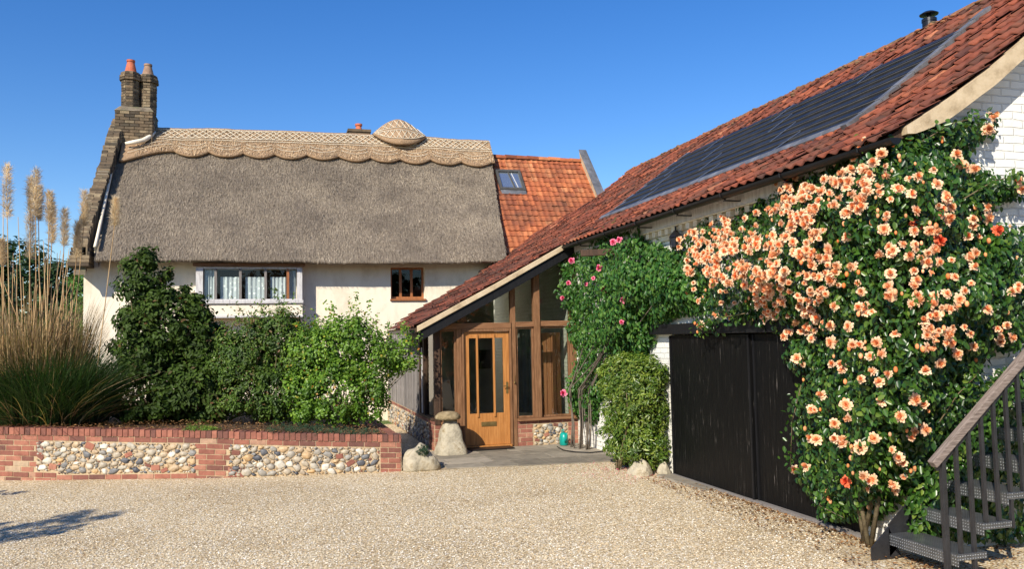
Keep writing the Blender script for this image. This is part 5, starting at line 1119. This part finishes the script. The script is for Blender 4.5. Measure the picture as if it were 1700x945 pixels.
# buds
bu = MB(); x, y = sample_poly(ROSE, 120); P, Nn, _ = shell(x, y, np.minimum(.66, .12+edist(x, y, ROSE)*.0062)); iv, if_ = ico()
for p in P: r_ = random.uniform(.010, .018); bu.add([p+v*r_*(1, 1, 1.5) for v in iv], if_, random.uniform(0, .6))
tag(bu.build('buds', M['petal'], rose, smooth=True), kind='stuff')

PINK = [(945, 425), (985, 402), (990, 382), (1030, 372), (1062, 378), (1085, 405), (1130, 415), (1150, 440), (1178, 480), (1160, 515), (1085, 540), (1075, 585), (1000, 600), (1005, 640), (985, 700), (958, 690), (940, 650), (962, 590), (945, 560), (950, 520), (930, 492), (932, 460)]
pink = thing('pink_climbing_rose', 'leafy climbing rose with a few bright pink blooms beside the porch', 'climbing rose', (5.0, 13.2, 0))
C = climber_leaves(pink, PINK, 16000, .075, .62, 'lf_pink', .50, .0065, K=430, sig=.11, clump=.6, y0_=13.9)
mbs = MB()
for i in range(12):
    c_ = C[rng.integers(len(C))]; s_ = np.array([4.98+random.uniform(-.1, .08), 13.25+random.uniform(-.25, .25), 0]); m1 = s_+np.array([random.uniform(.0, .12), random.uniform(-.1, .25), 1.0]); mbs.tube([s_, s_*.6+m1*.4+(.03, 0, 0), m1, (m1+c_)/2+(.12, 0, 0), c_], [.014, .013, .011, .008, .004], 7)
mbs.build('stem', M['bark'], pink, smooth=True)
pk = np.array([(1018, 402), (1028, 398), (949, 433), (995, 445), (1003, 480), (944, 470), (985, 462), (933, 495), (1035, 498), (1032, 535), (973, 472), (936, 653)], float)
P, Nn, _ = shell(pk[:, 0], pk[:, 1], np.r_[np.full(11, .42), .5], y0_=13.9); add_blooms(pink, P, Nn+np.array([0, -.9, .3]), np.array([.05, .045, .055, .055, .055, .045, .03, .045, .045, .035, .03, .065]), M['petal_pink'])

shrub('clipped_evergreen_shrub', 'upright clipped shrub with yellow green glossy leaves left of the garage doors', 'shrub', (4.88, 11.0, 0),
      [(4.98, yy, zz, .36 if zz < 1.3 else .33, .36, .36) for yy in (10.62, 11.0, 11.4) for zz in (.38, .78, 1.10, 1.30)], 32000, 520, .075, .058, .42, 'lf_bay', stem_n=10, fill=.35, droop=.3, tpow=.9)

# ------------------------------------------------------------------ small things
# staddle stone
st = thing('staddle_stone', 'mushroom shaped staddle stone with tapered base and round cap by the porch door', 'staddle stone', (2.83, 13.55, .02))
mb = MB(); pr = []
for k in range(13): t = k/12; pr.append((.285*(1-t)**.9*.62+.115+.01*math.sin(k), .02+.54*t))
V = []; n = 28
for r_, z_ in pr:
    for k in range(n):
        a = 2*math.pi*k/n; sq = 1/max(abs(math.cos(a)), abs(math.sin(a)))**.55; rr_ = r_*sq*.93*(1+.05*mnoise.noise(Vector((math.cos(a)*2, math.sin(a)*2, z_*4)))); V.append((2.83+rr_*math.cos(a), 13.55+rr_*math.sin(a), z_))
m_ = len(pr); mb.add(V, [(i*n+k, i*n+(k+1) % n, (i+1)*n+(k+1) % n, (i+1)*n+k) for i in range(m_-1) for k in range(n)]+[tuple((m_-1)*n+k for k in range(n))]); mb.build('base', M['stone'], st, smooth=True)
mb = MB(); mb.lathe([(.10, .56), (.19, .575), (.215, .60), (.205, .635), (.16, .68), (.09, .705), (.01, .71)], (2.79, 13.55, 0), 28, wob=.08); 
M['cap_stone'] = mottle('mossy_cap_stone', [(.3, (.13, .10, .05)), (.55, (.33, .25, .14)), (.75, (.5, .42, .28))], 8, kind='obj', bump=1, bscale=30, bdist=.02); mb.build('cap', M['cap_stone'], st, smooth=True)
def rock(name, label, c, s_, seed, m='stone', zc=0):
    iv, if_ = ico(); import bmesh
    bm = bmesh.new(); bmesh.ops.create_icosphere(bm, subdivisions=4, radius=1); vs = []
    for v in bm.verts:
        p = Vector(v.co); k = 1+.35*mnoise.noise(p*1.1+Vector((seed, 0, 0)))+.10*mnoise.noise(p*3+Vector((seed, 5, 0)))+.03*mnoise.noise(p*9); z = p.z*k
        vs.append((c[0]+p.x*k*s_[0]*(1-.35*max(0, z)), c[1]+p.y*k*s_[1], max(0, c[2]+z*s_[2])))
    fs = [tuple(v.index for v in f.verts) for f in bm.faces]; bm.free()
    mb = MB(); mb.add(vs, fs); return mb, vs
rk = thing('boulder', 'pale rough boulder with a small plant on top, beside the raised bed wall end', 'rock', (2.06, 12.15, 0))
mb, _ = rock('', '', (2.08, 12.18, .10), (.27, .2, .27), 3.1); mb.build('stone', M['stone'], rk, smooth=True)
P, Nn, tt, C_ = blob_points([(2.1, 12.03, .30, .09, .06, .09)], 900, 30, .02, .2); k = len(P); leaves('sedum', P, Nn, rdir(k), .016, .6, M['lf_herb'], rk, tint=tt)
mb, _ = rock('', '', (4.80, 10.50, .05), (.14, .17, .17), 8.2); o = mb.build('foot_stone', M['stone'], smooth=True); tag(o, 'cream stone lying at the foot of the clipped shrub by the garage door', 'rock')
mb, _ = rock('', '', (5.10, 10.36, .05), (.09, .09, .13), 12.7); o = mb.build('corner_stone', M['stone'], smooth=True); tag(o, 'small pale stone against the white pier beside the garage door', 'rock')
# kerb slab at garage
mb = MB(); mb.hexa([(4.98, 9.1, -.02), (5.16, 9.1, -.02), (5.16, 10.35, -.02), (4.93, 10.3, -.02), (4.99, 9.12, .025), (5.16, 9.12, .025), (5.16, 10.33, .03), (4.95, 10.28, .03)]); o = mb.build('threshold_slab', M['paving'], bevel=.006); tag(o, 'narrow worn stone slab along the foot of the left garage door', 'slab')
# watering can
wc = thing('watering_can', 'teal plastic watering can standing on the paving under the porch window', 'watering can', (4.86, 13.72, .02)); c_ = (4.86, 13.72, 0)
mb = MB(); mb.lathe([(.075, .022), (.085, .03), (.085, .15), (.075, .21), (.045, .235), (.02, .24)], c_, 24, sx=.85, sy=1.1); mb.build('body', M['teal'], wc, smooth=True)
mb = MB(); mb.tube([(4.86, 13.66, .06), (4.86, 13.56, .16), (4.84, 13.50, .25)], [.022, .016, .011], 10); mb.build('spout', M['teal'], wc, smooth=True)
mb = MB(); mb.tube([(4.86, 13.74, .235), (4.86, 13.73, .285), (4.86, 13.80, .275), (4.86, 13.825, .20), (4.86, 13.81, .10)], .011, 8); mb.build('handle', M['teal'], wc, smooth=True)
# hose lying on the paving
pts = [on(px, py, z=.03) for px, py in [(925, 742), (935, 748), (955, 751), (980, 752), (1000, 750), (1010, 746)]]
mb = MB(); mb.tube(pts, .009, 8); o = mb.build('garden_hose', M['plastic'], smooth=True); tag(o, 'thin black hose lying in a curve on the paving by the watering can', 'hose')
# dark slab added in place of the shadow at the door step
mb = MB(); mb.box((3.18, 13.62, .024), (3.95, 13.93, .04)); o = mb.build('step_shadow', M['black_wood'], bevel=.004); tag(o, 'flat dark slab standing in for the step shadow in front of the oak door', 'step_shadow')
# wall lantern
ln = thing('wall_lantern', 'pointed black iron lantern fixed high on the white barn wall', 'lantern', (5.24, 9.95, 3.02)); p = on(1122, 398, x=5.12); c_ = (p[0], p[1], p[2]-.13)
mb = MB(); mb.lathe([(.03, .0), (.075, .02), (.085, .03)], c_, 6); mb.lathe([(.10, .16), (.085, .185), (.03, .245), (.012, .255), (.012, .30), (.002, .31)], c_, 6)
for k in range(6): a = 2*math.pi*k/6; mb.tube([(c_[0]+.083*math.cos(a), c_[1]+.083*math.sin(a), c_[2]+.03), (c_[0]+.09*math.cos(a), c_[1]+.09*math.sin(a), c_[2]+.165)], .006, 5)
mb.build('cage', M['flue'], ln); mb = MB(); mb.lathe([(.07, .031), (.078, .159)], c_, 6); mb.build('pane', M['cells'], ln)
mb = MB(); mb.tube([(5.245, c_[1], c_[2]-.03), (5.16, c_[1], c_[2]-.06), (c_[0], c_[1], c_[2])], .01, 8); mb.build('bracket', M['flue'], ln)
# old timber bracket sticking out above the pink rose
a = on(968, 421, x=4.72); mb = MB(); mb.beam((4.62, a[1]-.15, 3.19), (5.24, a[1]-.42, 3.20), .07, .10); o = mb.build('timber_bracket', M['dark_wood'], bevel=.006); tag(o, 'stub of weathered timber jutting out above the pink rose under the gutter', 'timber')
tp = [on(px, py, x=5.1) for px, py in [(1262, 500), (1262, 552)]]

# ------------------------------------------------------------------ steel stair
sr = thing('steel_staircase', 'open black steel staircase with checker plate treads rising past the barn gable', 'staircase', (4.9, 5.5, 0))
SX0, RUN, RISE, YF0, YB0 = 4.93, .25, .21, 5.16, 5.88
for k in range(1, 13):
    x, z = SX0+RUN*(k-1), RISE*k; mb = MB(); T_ = .006
    mb.box((x, YF0, z-T_), (x+.27, YB0, z)); mb.box((x-.001, YF0, z-.095), (x+.006, YB0, z-.0065)); tr_ = mb.build('tread', M['checker'], sr, bevel=.002)
    mb = MB(); mb.box((x+.007, YF0+.001, z-.05), (x+.27, YF0+.007, z-.007)); mb.box((x+.007, YF0+.007, z-.05), (x+.27, YF0+.03, z-.044)); mb.build('end_angle', M['checker'], tr_)
for nm, y in (('stringer', YB0+.006),):
    mb = MB(); a = np.array([SX0-.22, 0, -.02]); b = np.array([SX0+RUN*12, 0, RISE*12])
    mb.hexa([(SX0-.18, y, 0), (SX0+.12, y, 0), (SX0+.12, y+.012, 0), (SX0-.18, y+.012, 0), (SX0-.18, y, .10), (SX0+.0, y, .26), (SX0+.0, y+.012, .26), (SX0-.18, y+.012, .10)])
    mb.hexa([(SX0+.0, y, .02), (SX0+3.1, y, 2.62), (SX0+3.1, y+.012, 2.62), (SX0+.0, y+.012, .02), (SX0+.0, y, .28), (SX0+3.1, y, 2.88), (SX0+3.1, y+.012, 2.88), (SX0+.0, y+.012, .28)])
    mb.build(nm, M['rail_metal'], sr)
RA, RB = np.array([4.755, 5.18, .885]), np.array([7.9, 5.18, 3.53])
def railz(x): return RA[2]+(RB[2]-RA[2])*(x-RA[0])/(RB[0]-RA[0])
mb = MB(); mb.beam(RA, RB, .062, .062, (0, 1, 0)); mb.build('handrail', M['rail_wood'], sr, bevel=.008)
mb = MB(); mb.beam(RA+(.03, 0, -.037), RB+(.03, 0, -.037), .04, .008, (0, 1, 0)); mb.build('rail_bar', M['rail_metal'], sr)
x = 4.85; i = 0
while x < 7.6:
    k = max(0, int((x-SX0)//RUN)+1); zb = RISE*k if k > 0 else 0; zt = railz(x)-.04; mb = MB(); w_ = .014 if i else .019
    if i % 3 == 2 : zb = max(0, zb-RISE-.06)
    mb.box((x-w_, 5.165, zb), (x+w_, 5.165+2*w_, zt)); mb.build('baluster', M['rail_metal'], sr, bevel=.003); x += .125; i += 1
